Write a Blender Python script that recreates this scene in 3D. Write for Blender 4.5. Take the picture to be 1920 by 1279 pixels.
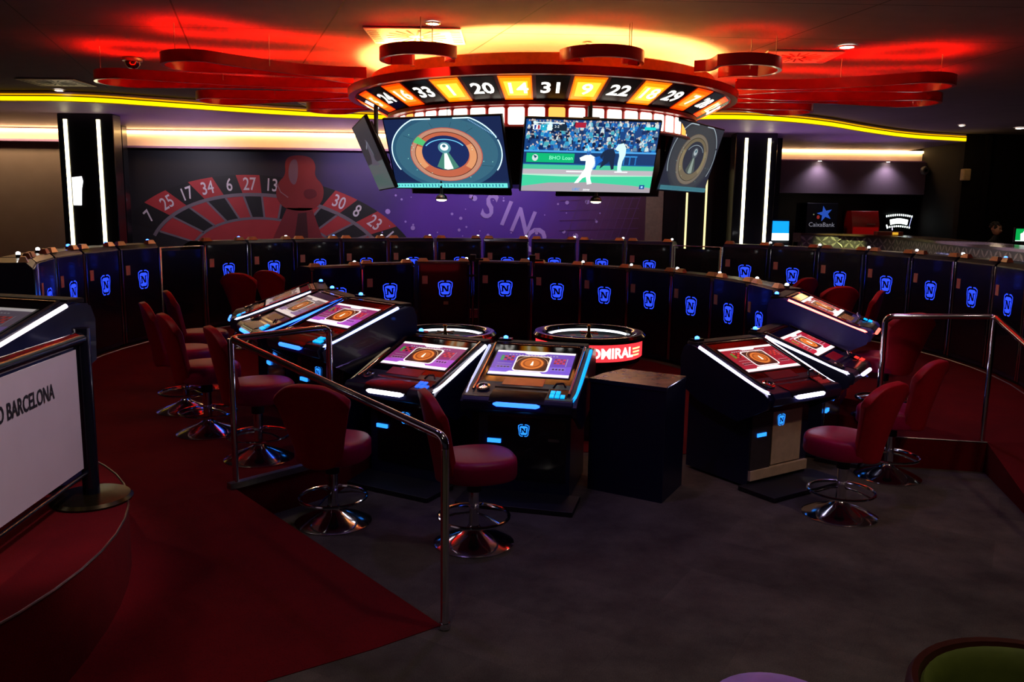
import bpy, math, random
from mathutils import Vector, Matrix
from mathutils.geometry import tessellate_polygon
random.seed(7)
S = bpy.context.scene
for o in list(bpy.data.objects): bpy.data.objects.remove(o)
COL = S.collection
PI = math.pi
sin, cos = math.sin, math.cos

# ---------------------------------------------------------------- camera, world, exposure
pitch, roll = 0.1549, 0.0137
cd = bpy.data.cameras.new('camera'); cam = bpy.data.objects.new('camera', cd); COL.objects.link(cam)
cd.sensor_width = 36; cd.lens = 36 * 1559 / 1920; cd.clip_end = 100
fw = Vector((0, cos(pitch), -sin(pitch))); r0 = Vector((1, 0, 0)); u0 = Vector((0, sin(pitch), cos(pitch)))
rr = r0 * cos(roll) + u0 * sin(roll); uu = u0 * cos(roll) - r0 * sin(roll)
m = Matrix((rr, uu, -fw)).transposed().to_4x4(); m.translation = (0, 0, 2.06); cam.matrix_world = m
S.camera = cam
w = bpy.data.worlds.new('world'); S.world = w; w.use_nodes = True
w.node_tree.nodes['Background'].inputs[0].default_value = (0.5, 0.42, 0.6, 1)
w.node_tree.nodes['Background'].inputs[1].default_value = 0.012
S.view_settings.view_transform = 'Standard'; S.view_settings.look = 'None'
S.view_settings.gamma = 1; S.view_settings.exposure = 0.0; S.view_settings.use_curve_mapping = False

def light(kind, name, loc, power, col=(1, 1, 1), size=0.2, aim=None, spot=1.2, blend=0.6, size_y=None):
    l = bpy.data.lights.new(name, kind); l.energy = power; l.color = col
    if kind == 'AREA':
        l.size = size
        if size_y: l.shape = 'RECTANGLE'; l.size_y = size_y
    else: l.shadow_soft_size = size
    if kind == 'SPOT': l.spot_size = spot; l.spot_blend = blend
    o = bpy.data.objects.new(name, l); COL.objects.link(o); o.location = loc
    if aim is not None:
        o.rotation_euler = (Vector(aim) - Vector(loc)).to_track_quat('-Z', 'Y').to_euler()
    return o
# spotlights of the room (recessed downlights, wall washers), plus added fill beams
WARM = (1, 0.82, 0.6); VIO = (0.62, 0.45, 1)
for x, y, zt, p in [(-6.4, 15.6, 2.0, 70), (-3.2, 15.4, 2.0, 95), (-0.4, 15.3, 2.0, 100), (2.0, 15.4, 2.0, 45)]:
    light('SPOT', 'mural_washer', (x, y, 3.5), p * 1.35, (0.92, 0.85, 1), 0.1, (x * 1.02, 17.3, zt), 1.9, 1.0)
for x, y, p, c in [(-0.76, 7.95, 60, WARM), (3.34, 8.76, 60, (1, .85, .75)), (-6.8, 13.1, 40, WARM), (6.0, 12.6, 50, (.8, .75, 1)),
                (-2.9, 13.9, 30, WARM), (-3.6, 5.2, 60, WARM), (0.9, 3.6, 45, (1, .8, .7)), (3.9, 4.6, 50, (1, .7, .6)),
                (-0.6, 1.4, 60, (1, .85, .65)), (2.2, 1.6, 60, (1, .9, .5)), (-3.2, 1.6, 90, (1, .8, .6))]:
    light('SPOT', 'downlight_or_fill', (x, y, 3.7), p, c, 0.05, (x, y, 0), 1.7, 0.9)

light('SPOT', 'downlight_or_fill', (.2, 3.2, 3.7), 230, (.95, .78, .9), .08, (-2.2, 3.8, 1.0), .5, .7)  # spot added to brighten the banner, no fixture above
light('SPOT', 'downlight_or_fill', (3.2, 3.2, 3.7), 75, (1, .62, .45), .08, (2.55, 5.9, .7), .8, .8)  # warm spot added to light the stool backs on the right
for x, y, p in [(.2, 5.3, 40), (1.9, 4.7, 35), (-1.2, 4.6, 28), (3.6, 7.2, 40)]:
    light('SPOT', 'violet_fill_beam', (x, y, 3.7), p, (.5, .3, 1), .06, (x, y, 0), 1.5, .9)  # added violet fill from above, without fixtures
for x, y in [(-6.0, 16.3), (-3.4, 16.5), (-.8, 16.6), (1.8, 16.5), (5.0, 15.9), (7.2, 17.6)]:
    light('SPOT', 'added_violet_uplight', (x, y, 1.7), 42, (.72, .36, 1), .05, (x, y - .9, 3.6), 1.9, 1)  # invented uplights hidden behind the outer ring to tint the soffit violet
# ---------------------------------------------------------------- materials
def lin(c):
    if isinstance(c, str):
        c = tuple(int(c[i:i + 2], 16) / 255 for i in (0, 2, 4))
        return tuple((v / 12.92 if v <= .04045 else ((v + .055) / 1.055) ** 2.4) for v in c)
    return c
MC = {}
def mat(name, c, rough=.5, metal=0, noise=.12, scale=18, spec=.5, coat=0, bump=0, aniso=None):
    if name in MC: return MC[name]
    c = lin(c); mt = bpy.data.materials.new(name); mt.use_nodes = True; n = mt.node_tree.nodes; l = mt.node_tree.links
    b = n['Principled BSDF']; b.inputs['Roughness'].default_value = rough; b.inputs['Metallic'].default_value = metal
    b.inputs['Specular IOR Level'].default_value = spec; b.inputs['Coat Weight'].default_value = coat
    b.inputs['Coat Roughness'].default_value = .05
    tc = n.new('ShaderNodeTexCoord'); nz = n.new('ShaderNodeTexNoise'); nz.inputs['Scale'].default_value = scale
    nz.inputs['Detail'].default_value = 4; l.new(tc.outputs['Object'], nz.inputs['Vector'])
    cr = n.new('ShaderNodeValToRGB')
    cr.color_ramp.elements[0].position = .3; cr.color_ramp.elements[1].position = .7
    cr.color_ramp.elements[0].color = (*[v * (1 - noise) for v in c], 1)
    cr.color_ramp.elements[1].color = (*[min(1, v * (1 + noise)) for v in c], 1)
    l.new(nz.outputs['Fac'], cr.inputs[0]); l.new(cr.outputs[0], b.inputs['Base Color'])
    if bump:
        bp = n.new('ShaderNodeBump'); bp.inputs['Strength'].default_value = bump; bp.inputs['Distance'].default_value = .01
        l.new(nz.outputs['Fac'], bp.inputs['Height']); l.new(bp.outputs[0], b.inputs['Normal'])
    MC[name] = mt; return mt
def em(c, s=1.0):
    k = 'glow_%s_%.2f' % (c if isinstance(c, str) else '%.2f_%.2f_%.2f' % c, s)
    if k in MC: return MC[k]
    mt = bpy.data.materials.new(k); mt.use_nodes = True; n = mt.node_tree.nodes
    b = n['Principled BSDF']; cc = lin(c)
    b.inputs['Base Color'].default_value = (*[v * .2 for v in cc], 1); b.inputs['Roughness'].default_value = .3
    b.inputs['Emission Color'].default_value = (*cc, 1); b.inputs['Emission Strength'].default_value = s
    MC[k] = mt; return mt
def carpet(name, a, bcol, sc=3.0, tile=0):
    mt = bpy.data.materials.new(name); mt.use_nodes = True; n = mt.node_tree.nodes; l = mt.node_tree.links
    b = n['Principled BSDF']; b.inputs['Roughness'].default_value = .95; b.inputs['Specular IOR Level'].default_value = .15
    tc = n.new('ShaderNodeTexCoord')
    n1 = n.new('ShaderNodeTexNoise'); n1.inputs['Scale'].default_value = sc; n1.inputs['Detail'].default_value = 6; n1.inputs['Roughness'].default_value = .65
    n2 = n.new('ShaderNodeTexNoise'); n2.inputs['Scale'].default_value = 160; n2.inputs['Detail'].default_value = 2
    l.new(tc.outputs['Object'], n1.inputs['Vector']); l.new(tc.outputs['Object'], n2.inputs['Vector'])
    cr = n.new('ShaderNodeValToRGB'); cr.color_ramp.elements[0].position = .35; cr.color_ramp.elements[1].position = .7
    cr.color_ramp.elements[0].color = (*lin(a), 1); cr.color_ramp.elements[1].color = (*lin(bcol), 1)
    l.new(n1.outputs['Fac'], cr.inputs[0])
    mx = n.new('ShaderNodeMix'); mx.data_type = 'RGBA'; mx.blend_type = 'MULTIPLY'; mx.inputs[0].default_value = .7
    l.new(cr.outputs[0], mx.inputs[6]); l.new(n2.outputs['Fac'], mx.inputs[7])
    out = mx.outputs[2]
    if tile:
        ck = n.new('ShaderNodeTexBrick'); ck.inputs['Scale'].default_value = 1.0; ck.offset = .5
        ck.inputs['Color1'].default_value = (1, 1, 1, 1); ck.inputs['Color2'].default_value = (.72, .74, .74, 1); ck.inputs['Mortar'].default_value = (.8, .8, .8, 1)
        ck.inputs['Mortar Size'].default_value = .002; ck.inputs['Brick Width'].default_value = 1.0; ck.inputs['Row Height'].default_value = .5
        mp = n.new('ShaderNodeMapping'); mp.inputs['Rotation'].default_value = (0, 0, .55)
        l.new(tc.outputs['Object'], mp.inputs[0]); l.new(mp.outputs[0], ck.inputs[0])
        m2 = n.new('ShaderNodeMix'); m2.data_type = 'RGBA'; m2.blend_type = 'MULTIPLY'; m2.inputs[0].default_value = 1
        l.new(out, m2.inputs[6]); l.new(ck.outputs[0], m2.inputs[7]); out = m2.outputs[2]
    l.new(out, b.inputs['Base Color'])
    bp = n.new('ShaderNodeBump'); bp.inputs['Strength'].default_value = .5; bp.inputs['Distance'].default_value = .004
    l.new(n2.outputs['Fac'], bp.inputs['Height']); l.new(bp.outputs[0], b.inputs['Normal'])
    MC[name] = mt; return mt

RED_CARPET = carpet('red_carpet', '68040e', '7c0812', 2.2)
DARK_CARPET = carpet('dark_carpet', '524a44', '726a60', 2.6, tile=1)
BLACK = mat('black_gloss_lacquer', '0a0a14', .22, 0, .1, 20, .5, .3)
MATTE = mat('black_matte_plastic', '101016', .55)
NAVY = mat('dark_navy_lacquer', '141838', .33, 0, .1, 20, .5, .2)
CHROME = mat('chrome', 'd8d8dc', .12, 1, .02)
STEEL = mat('brushed_steel', '8f8a88', .35, 1, .1, 60)
VINYL = mat('red_vinyl', 'a00f22', .5, 0, .08, 30, .25, bump=.05)
VINYLS = mat('plum_red_vinyl_seat', '8e0c3c', .4, 0, .08, 30, .22)
CEIL = mat('ceiling_panel_paint', '6e6268', .95, 0, .05, 4, .05)
SOFF = mat('soffit_paint', 'a488bc', .5, 0, .04, 3)
CREAM = mat('cream_cove_paint', 'ece0d2', .6, 0, .03, 5)
GREYW = mat('grey_wall_paint', '8a807a', .7, 0, .06, 3)
BROWNB = mat('dark_brown_panel', '16100d', .8, 0, .2, 5, .2)
BLKW = mat('black_wall_panel', '0c0c12', .3, 0, .2, 4)
BULK = mat('mauve_bulkhead_paint', '8a7488', .6, 0, .05, 3)
REDP = mat('red_gloss_paint', 'c8140a', .3, 0, .08, 12, .5, .3)
REDF = mat('red_frame_paint', 'a01208', .35, 0, .08, 12)
WOOD = mat('oak_top', 'e6b070', .22, 0, .25, 7, .8, 1)
TAN_REFL = mat('tan_reflection', 'e0a870', .25, .5, .1, 20)
PAPER = mat('pink_paper_tag', 'c9a4ac', .7, 0, .05)
PAPER2 = mat('beige_label', '9a7d68', .7, 0, .05)
BEIGE = mat('beige_metal_door', 'c4ae90', .45, .1, .1, 20)
GOLD = mat('brass', 'c9a24e', .2, 1, .05)
TVB = mat('television_back_plastic', '2a1c18', .35, 0, .1)

# ---------------------------------------------------------------- mesh builder
class M:
    def __init__(s): s.v = []; s.f = []; s.k = []; s.mats = []
    def mi(s, mt):
        if mt not in s.mats: s.mats.append(mt)
        return s.mats.index(mt)
    def add(s, vs, fs, mt, T=None):
        n = len(s.v); i = s.mi(mt)
        for v in vs: s.v.append(tuple(T @ Vector(v)) if T is not None else tuple(v))
        for f in fs: s.f.append([n + a for a in f]); s.k.append(i)
        return s
    def box(s, c, d, mt, T=None, tx=1, ty=1):
        x, y, z = c; a, b, h = d[0] / 2, d[1] / 2, d[2] / 2
        vs = [(x - a, y - b, z - h), (x + a, y - b, z - h), (x + a, y + b, z - h), (x - a, y + b, z - h),
              (x - a * tx, y - b * ty, z + h), (x + a * tx, y - b * ty, z + h), (x + a * tx, y + b * ty, z + h), (x - a * tx, y + b * ty, z + h)]
        return s.add(vs, [(0, 3, 2, 1), (4, 5, 6, 7), (0, 1, 5, 4), (1, 2, 6, 5), (2, 3, 7, 6), (3, 0, 4, 7)], mt, T)
    def prism(s, poly, z0, z1, mt, T=None, side=None):
        n = len(poly); ar = sum(poly[i][0] * poly[(i + 1) % n][1] - poly[(i + 1) % n][0] * poly[i][1] for i in range(n))
        if ar < 0: poly = poly[::-1]
        vs = [(p[0], p[1], z0) for p in poly] + [(p[0], p[1], z1) for p in poly]
        tr = tessellate_polygon([[Vector((p[0], p[1], 0)) for p in poly]])
        up = []
        for t in tr:
            a, b, c = [poly[q] for q in t]
            if (b[0] - a[0]) * (c[1] - a[1]) - (b[1] - a[1]) * (c[0] - a[0]) < 0: t = t[::-1]
            up.append(t)
        s.add(vs, [tuple(n + q for q in t) for t in up] + [tuple(reversed(t)) for t in up], mt, T)
        s.add(vs, [(i, (i + 1) % n, n + (i + 1) % n, n + i) for i in range(n)], side or mt, T)
        return s
    def side(s, prof, x0, x1, mt, T=None):       # profile in (y,z) extruded along x
        R = Matrix(((0, 0, 1, 0), (1, 0, 0, 0), (0, 1, 0, 0), (0, 0, 0, 1)))
        return s.prism(prof, x0, x1, mt, (T @ R) if T is not None else R)
    def tube(s, path, r, mt, n=10, closed=False, T=None, rs=None):
        P = [Vector(p) for p in path]; m_ = len(P); vs = []; prev = None
        for i, p in enumerate(P):
            if closed: t = (P[(i + 1) % m_] - P[i - 1]).normalized()
            else: t = (P[min(i + 1, m_ - 1)] - P[max(i - 1, 0)]).normalized()
            if prev is None:
                a = Vector((0, 0, 1)) if abs(t.z) < .9 else Vector((1, 0, 0)); u = t.cross(a).normalized()
            else: u = (prev - t * prev.dot(t)).normalized()
            prev = u; w_ = t.cross(u); q = rs[i] if rs else r
            for k in range(n):
                g = 2 * PI * k / n; vs.append(p + (u * cos(g) + w_ * sin(g)) * q)
        fs = []
        for i in range(m_ if closed else m_ - 1):
            j = (i + 1) % m_
            for k in range(n): fs.append((i * n + k, i * n + (k + 1) % n, j * n + (k + 1) % n, j * n + k))
        if not closed: fs += [tuple(range(n))[::-1], tuple((m_ - 1) * n + k for k in range(n))]
        return s.add(vs, fs, mt, T)
    def lathe(s, prof, mt, n=32, T=None, cap=True):
        vs = [(r * cos(2 * PI * k / n), r * sin(2 * PI * k / n), z) for r, z in prof for k in range(n)]
        fs = [(i * n + k, i * n + (k + 1) % n, (i + 1) * n + (k + 1) % n, (i + 1) * n + k) for i in range(len(prof) - 1) for k in range(n)]
        if cap: fs += [tuple(range(n))[::-1], tuple((len(prof) - 1) * n + k for k in range(n))]
        return s.add(vs, fs, mt, T)
    def grid(s, pts, mt, thick=0, T=None):       # pts[i][j] surface; closed slab if thick via second grid
        h, w_ = len(pts), len(pts[0]); vs = [p for r in pts for p in r]
        fs = [(i * w_ + j, i * w_ + j + 1, (i + 1) * w_ + j + 1, (i + 1) * w_ + j) for i in range(h - 1) for j in range(w_ - 1)]
        return s.add(vs, fs, mt, T)
    def build(s, name, parent=None, bevel=0, smooth=True, label=None, solid=0, sub=0):
        me = bpy.data.meshes.new(name); me.from_pydata(s.v, [], s.f); me.update()
        for mt in s.mats: me.materials.append(mt)
        me.polygons.foreach_set('material_index', s.k)
        if smooth:
            me.polygons.foreach_set('use_smooth', [True] * len(me.polygons)); me.set_sharp_from_angle(angle=.7)
        o = bpy.data.objects.new(name, me); COL.objects.link(o)
        if parent is not None: o.parent = parent
        if solid: q = o.modifiers.new('solid', 'SOLIDIFY'); q.thickness = solid; q.offset = 0
        if bevel:
            q = o.modifiers.new('bevel', 'BEVEL'); q.width = bevel; q.segments = 2; q.limit_method = 'ANGLE'; q.angle_limit = .6; q.harden_normals = True
        if sub: q = o.modifiers.new('sub', 'SUBSURF'); q.levels = sub; q.render_levels = sub
        if label: o['label'] = label
        return o

TXT = {}
def text(s, bold=0):
    k = (s, bold)
    if k in TXT: return TXT[k]
    cu = bpy.data.curves.new('t', 'FONT'); cu.body = s; cu.size = 1; cu.align_x = 'CENTER'; cu.align_y = 'CENTER'; cu.resolution_u = 3
    cu.offset = bold
    ob = bpy.data.objects.new('t', cu); COL.objects.link(ob)
    dg = bpy.context.evaluated_depsgraph_get(); dg.update()
    me = bpy.data.meshes.new_from_object(ob.evaluated_get(dg))
    TXT[k] = ([tuple(v.co) for v in me.vertices], [tuple(p.vertices) for p in me.polygons])
    bpy.data.objects.remove(ob); bpy.data.meshes.remove(me); return TXT[k]

class G(M):      # flat artwork laid on a plane, later layers a hair in front of earlier ones
    def __init__(s, o=(0, 0, 0), r=(1, 0, 0), u=(0, 0, 1), eps=.0012):
        super().__init__(); s.o = Vector(o); s.r = Vector(r).normalized(); s.u = Vector(u).normalized(); s.n = s.r.cross(s.u); s.eps = eps; s.L = 0
    def P(s, x, y): return s.o + s.r * x + s.u * y + s.n * (s.eps * s.L)
    def poly(s, pts, mt):
        tr = tessellate_polygon([[Vector((a, b, 0)) for a, b in pts]])
        fs = []
        for t in tr:
            a, b, c = [pts[q] for q in t]
            fs.append(t if (b[0] - a[0]) * (c[1] - a[1]) - (b[1] - a[1]) * (c[0] - a[0]) > 0 else t[::-1])
        s.add([s.P(a, b) for a, b in pts], fs, mt); return s
    def rect(s, x0, y0, x1, y1, mt): return s.poly([(x0, y0), (x1, y0), (x1, y1), (x0, y1)], mt)
    def disc(s, cx, cy, rx, ry, mt, n=40, rot=0):
        return s.poly([(cx + rx * cos(t) * cos(rot) - ry * sin(t) * sin(rot), cy + rx * cos(t) * sin(rot) + ry * sin(t) * cos(rot)) for t in [2 * PI * k / n for k in range(n)]], mt)
    def ring(s, cx, cy, rx, ry, k, mt, a0=0, a1=2 * PI, n=48, rot=0):   # k inner ratio
        def q(t, f): 
            x, y = rx * f * cos(t), ry * f * sin(t); return s.P(cx + x * cos(rot) - y * sin(rot), cy + x * sin(rot) + y * cos(rot))
        vs = []
        for i in range(n + 1):
            t = a0 + (a1 - a0) * i / n; vs += [q(t, k), q(t, 1)]
        return s.add(vs, [(2 * i, 2 * i + 1, 2 * i + 3, 2 * i + 2) for i in range(n)], mt)
    def line(s, pts, w_, mt, closed=False):
        p = [Vector(a) for a in pts]; n = len(p); L_ = []; R_ = []
        for i in range(n):
            a = p[i - 1] if (i or closed) else p[i]; b = p[(i + 1) % n] if (i < n - 1 or closed) else p[i]
            t = (b - a).normalized(); nn = Vector((-t.y, t.x)) * w_ / 2
            L_.append(p[i] + nn); R_.append(p[i] - nn)
        vs = []
        for a, b in zip(L_, R_): vs += [s.P(*b), s.P(*a)]
        c = n if closed else n - 1
        return s.add(vs, [(2 * i, 2 * ((i + 1) % n), 2 * ((i + 1) % n) + 1, 2 * i + 1) for i in range(c)], mt)
    def text(s, st, x, y, size, mt, rot=0, sx=1, bold=0, shear=0):
        v, f = text(st, bold)
        return s.add([s.P(x + size * ((a * sx + b * shear) * cos(rot) - b * sin(rot)), y + size * ((a * sx + b * shear) * sin(rot) + b * cos(rot))) for a, b, _ in v], f, mt)
    def lay(s, k=1): s.L += k; return s

def thing(name, label, cat, loc=(0, 0, 0), rz=0, group=None):
    o = bpy.data.objects.new(name, None); COL.objects.link(o); o.empty_display_size = .1
    o.location = loc; o.rotation_euler = (0, 0, rz); o['label'] = label; o['category'] = cat
    if group: o['group'] = group
    return o
def tag(o, label, cat, group=None):
    o['label'] = label; o['category'] = cat
    if group: o['group'] = group
    return o
def struct(mb, name, **k):
    o = mb.build(name, **k); o['kind'] = 'structure'; return o
def dup(root, loc, rz, label=None, group=None):
    def cp(o, par):
        c = o.copy(); COL.objects.link(c)
        if par is not None: c.parent = par
        for ch in list(o.children):
            if ch.name in COL.objects: cp(ch, c)
        return c
    r = cp(root, None); r.location = loc; r.rotation_euler = (0, 0, rz)
    if label: r['label'] = label
    if group: r['group'] = group
    return r
def yawto(fx, fy): return math.atan2(fx, -fy)      # local -y looks along (fx,fy)

# ---------------------------------------------------------------- room shell
ZC = 3.75; L1 = 0.25; L2 = 0.5
struct(M().box((0, 9, -.05), (34, 30, .1), DARK_CARPET), 'floor')
inner = [(-.95, 7.0), (2.45, 6.95), (2.6, 8.8), (2.75, 9.2), (2.6, 10.3), (2.0, 11.4), (1.2, 12.3), (.2, 12.95), (-1.0, 12.95), (-2.1, 12.2), (-2.2, 11.0), (-1.8, 9.5), (-1.4, 7.9)]
struct(M().prism(inner, .0, .006, RED_CARPET), 'floor_inner_carpet')
plat = [(-3.9, 3.07), (-14, 3.07), (-14, 22), (15, 22), (15, 6.4), (3.88, 6.57), (3.1, 6.72), (3.3, 7.22), (2.86, 7.62), (2.45, 7.9), (2.55, 8.8),
        (3.55, 8.95), (3.6, 9.7), (3.4, 10.7), (2.9, 11.75), (2.2, 12.75), (1.4, 13.5), (.45, 14.0), (-.4, 14.15), (-1.5, 13.95), (-2.6, 13.3),
        (-3.15, 12.2), (-2.45, 11.0), (-1.8, 9.6), (-1.45, 8.2), (-1.25, 7.5), (-.98, 6.98), (-1.12, 6.35), (-1.29, 5.78), (-1.79, 5.2)]
struct(M().prism(plat, 0, L1, RED_CARPET), 'floor_raised')
# carpeted ramp down to the lower floor, left
ra = [(-1.79, 5.2), (-.335, 3.9), (-.64, 3.66), (-1.06, 3.38), (-1.8, 2.8), (-2.9, 2.0), (-5.2, .6), (-6.5, 2.9), (-3.9, 3.07)]
rz_ = [L1, .004, .004, .004, .004, .004, .004, L1, L1]
def slope(poly, zs, name, mt):
    n = len(poly); vs = [(x, y, z) for (x, y), z in zip(poly, zs)] + [(x, y, -.01) for x, y in poly]
    tr = tessellate_polygon([[Vector((x, y, 0)) for x, y in poly]]); f = []
    for t in tr:
        a, b, c = [poly[q] for q in t]
        f.append(t if (b[0] - a[0]) * (c[1] - a[1]) - (b[1] - a[1]) * (c[0] - a[0]) > 0 else t[::-1])
    q = M().add(vs, f + [(i, (i + 1) % n, n + (i + 1) % n, n + i) for i in range(n)], mt)
    return struct(q, name, smooth=False)
slope(ra, rz_, 'floor_ramp_left', RED_CARPET)
slope([(3.88, 6.57), (3.4, 4.75), (7.5, 3.8), (8.5, 6.4)], [L1, .004, .004, L1], 'floor_ramp_right', RED_CARPET)
cx, cy, cr = -3.9, 3.4, 2.05
disc = [(cx + cr * cos(2 * PI * k / 64), cy + cr * sin(2 * PI * k / 64)) for k in range(64)]
struct(M().prism(disc, 0, L2, RED_CARPET), 'floor_dais')
struct(M().tube([(x, y, L2 + .002) for x, y in disc], .006, STEEL, 6, True), 'trim_dais')
struct(M().tube([(3.88, 6.57, L1 + .002), (3.1, 6.72, L1 + .002)], .006, STEEL, 6), 'trim_step')
R_ = 5.30
struct(M().tube([(.31 + R_ * sin(a), 10.14 + R_ * cos(a), L1 + .004) for a in [(-2.1 + .1 * i) for i in range(43)]], .008, STEEL, 6), 'trim_ring')

# ceiling with wide panels
mt = CEIL
ce = M().box((0, 9, ZC + .06), (34, 30, .1), CEIL)
struct(ce, 'ceiling')
pan = M(); rng = random.Random(3)
SE = mat('ceiling_seam', '1c1618', .8)
for a, b in [((-3.9, 6.0), (-6.6, 14.6)), ((-2.5, 6.0), (-5.3, 15.2)), ((-1.05, 6.2), (-3.6, 13.2)), ((.6, 6.2), (-.9, 10.6)), ((3.2, 6.0), (1.8, 12.0)), ((5.4, 6), (4.4, 14.0)), ((-4.6, 8.3), (12, 8.7)), ((-3, 7.0), (8, 7.2))]:
    d = Vector((b[0] - a[0], b[1] - a[1])); nn = Vector((-d.y, d.x)).normalized() * .008
    pan.add([(a[0] - nn.x, a[1] - nn.y, ZC + .0095), (a[0] + nn.x, a[1] + nn.y, ZC + .0095), (b[0] + nn.x, b[1] + nn.y, ZC + .0095), (b[0] - nn.x, b[1] - nn.y, ZC + .0095)], [(0, 1, 2, 3)], SE)
for f in pan.f: pass
struct(pan, 'ceiling_seams', smooth=False)
# dropped soffit with its yellow cove edge
edge = [(-14, 13.3), (-9.5, 13.1), (-7.81, 12.99), (-6.53, 12.9), (-5.38, 13.58), (-4.16, 14.3), (-3.0, 14.75), (-1.5, 15.0), (.3, 15.05), (2.0, 14.6), (3.27, 14.1), (4.27, 14.2), (5.42, 14.87), (6.58, 16.0), (7.94, 17.1), (9.3, 17.6)]
def smoothp(p, it=2):
    for _ in range(it):
        q = [p[0]]
        for a, b in zip(p, p[1:]):
            q += [(a[0] * .75 + b[0] * .25, a[1] * .75 + b[1] * .25), (a[0] * .25 + b[0] * .75, a[1] * .25 + b[1] * .75)]
        p = q + [p[-1]]
    return p
edge = smoothp(edge)
struct(M().prism(edge + [(9.3, 20.6), (-14, 20.6)], 3.6, ZC, SOFF), 'ceiling_soffit', smooth=False)
YEL = em((1.0, .72, .0), 1.5); YEL2 = em((1.0, .5, .0), .9)
def ribbon(path, z0, z1, mt, off=0.0):
    q = M(); vs = []
    for i, p in enumerate(path):
        a = path[max(i - 1, 0)]; b = path[min(i + 1, len(path) - 1)]; t = Vector((b[0] - a[0], b[1] - a[1])).normalized()
        vs += [(p[0] + t.y * off, p[1] - t.x * off, z0), (p[0] + t.y * off, p[1] - t.x * off, z1)]
    return q.add(vs, [(2 * i, 2 * i + 2, 2 * i + 3, 2 * i + 1) for i in range(len(path) - 1)], mt)
t_ = thing('cove_light_strip', 'long wavy yellow cove light strip around the dropped ceiling edge', 'light strip', (0, 14, 3.6))
for z0, z1, mm in [(3.612, 3.675, YEL), (3.69, 3.715, YEL2)]:
    o = ribbon(edge, z0, z1, mm, .012).build('light_band', t_); o.location = (0, -14, -3.6)
o = ribbon(edge, 3.675, 3.69, mat('soffit_lip', '5a3a10', .5), .02).build('lip', t_); o.location = (0, -14, -3.6)

YB = 17.3
struct(M().box((-2.62, YB + .1, 1.9), (10.7, .2, 3.8), GREYW), 'wall_back')
struct(M().box((-11, YB - .05, 1.9), (6.1, .2, 3.8), GREYW), 'wall_left')
struct(M().box((4.05, YB + .1, 1.9), (2.6, .2, 3.8), BLKW), 'wall_back_black')
struct(M().box((5.4, 18.9, 1.9), (.1, 3.1, 3.8), BLKW), 'wall_return')
struct(M().box((7.6, 20.4, 1.9), (4.5, .2, 3.8), BLKW), 'wall_alcove')
struct(M().box((12.2, 17.7, 1.9), (5.8, .2, 3.8), BROWNB), 'wall_right')
struct(M().box((9.75, 19, 1.9), (.1, 3.0, 3.8), BROWNB), 'wall_alcove_side')
struct(M().box((14.6, 9, 1.9), (.2, 26, 3.8), BROWNB), 'wall_far_right')
struct(M().box((-14.1, 9, 1.9), (.2, 26, 3.8), GREYW), 'wall_far_left')
struct(M().box((2.88, YB - .03, 1.9), (.35, .06, 3.3), mat('beige_wall_strip', '7d6a5a', .6)), 'trim_beige')
struct(M().box((7.6, 20.12, 2.95), (4.2, .25, .75), BULK), 'wall_bulkhead')
# wall washing light coves
LEDW = em((1, .60, .22), 14)
def cove(x0, x1, y, zb, zt, label):
    t = thing('wall_cove_light', label, 'cove light', ((x0 + x1) / 2, y, zb)); xm = (x0 + x1) / 2
    L = x1 - x0; h = zt - zb
    M().box((0, -.02, h * .5), (L, .04, h), CREAM).build('back_panel', t)
    M().box((0, -.10, -.02), (L, .2, .04), SOFF).build('ledge', t)
    M().box((0, -.075, h - .03), (L, .03, .05), LEDW).build('light_tube', t)
cove(-7.9, 2.7, YB, 3.26, 3.57, 'long glowing warm cove above the casino mural')
cove(-14, -7.95, YB - .16, 3.35, 3.57, 'warm glowing cove on the grey wall at far left')
cove(5.5, 9.7, 20.28, 3.36, 3.6, 'bright warm cove above the mauve bulkhead by the bar')
light('AREA', 'cove_spill', (-2.5, 16.9, 3.5), 22, (1, .5, .15), .1, (-2.5, 17.3, 3.2), size_y=.1).data.size = 10
light('AREA', 'cove_spill', (-11, 16.7, 3.5), 34, (1, .6, .3), .1, (-11, 17.1, 2.4), size_y=.1).data.size = 5

# pillars
def pillar(x, y, wd, dp, label, leds, face_y, extra=None):
    t = thing('pillar', label, 'pillar', (x, y, L1))
    M().box((0, 0, 1.675), (wd, dp, 3.35), BLACK).build('shaft', t, bevel=.02)
    for lx in leds:
        M().box((lx, -dp / 2 - .012, 1.65), (.055, .02, 3.2), em((1, .86, .5), 6)).build('light_strip', t)
    return t
p = pillar(-7.3, 14.65, .95, .3, 'black gloss pillar with two glowing strips at the left, by the grey wall', (-.33, .23), 0)
g = G((-.10, -.175, 2.08), eps=.004); g.rect(-.17, -.32, .06, .27, mat('poster_backing', '202020')); g.lay().poly([(-.17, -.27), (-.03, -.27), (-.01, .0), (.02, .14), (.0, .22), (-.17, .20)], em('ffffff', 3)); 
g.build('poster', p, label='bright white lit poster')
t = thing('slim_pillar', 'thin black column with fine chrome edge beside the left pillar', 'pillar', (-7.7, 16.6, L1))
M().box((0, 0, 1.675), (.2, .2, 3.35), BLACK).build('shaft', t); M().box((-.11, -.1, 1.65), (.015, .02, 3.2), CHROME).build('edge_strip', t)
pillar(4.63, 16.5, .8, .4, 'black gloss pillar with two glowing strips near the bar', (-.2, .24), 0)
t = thing('mirror_panel', 'dark wall panel between two thin yellow light lines behind the televisions', 'wall panel', (3.72, 17.25, L1))
M().box((0, 0, 1.5), (.7, .05, 3.0), BLKW).build('panel', t)
for lx in (-.19, .2): M().box((lx, -.035, 1.35), (.035, .02, 2.7), em((1, .8, .35), 1.6)).build('light_line', t)

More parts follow.
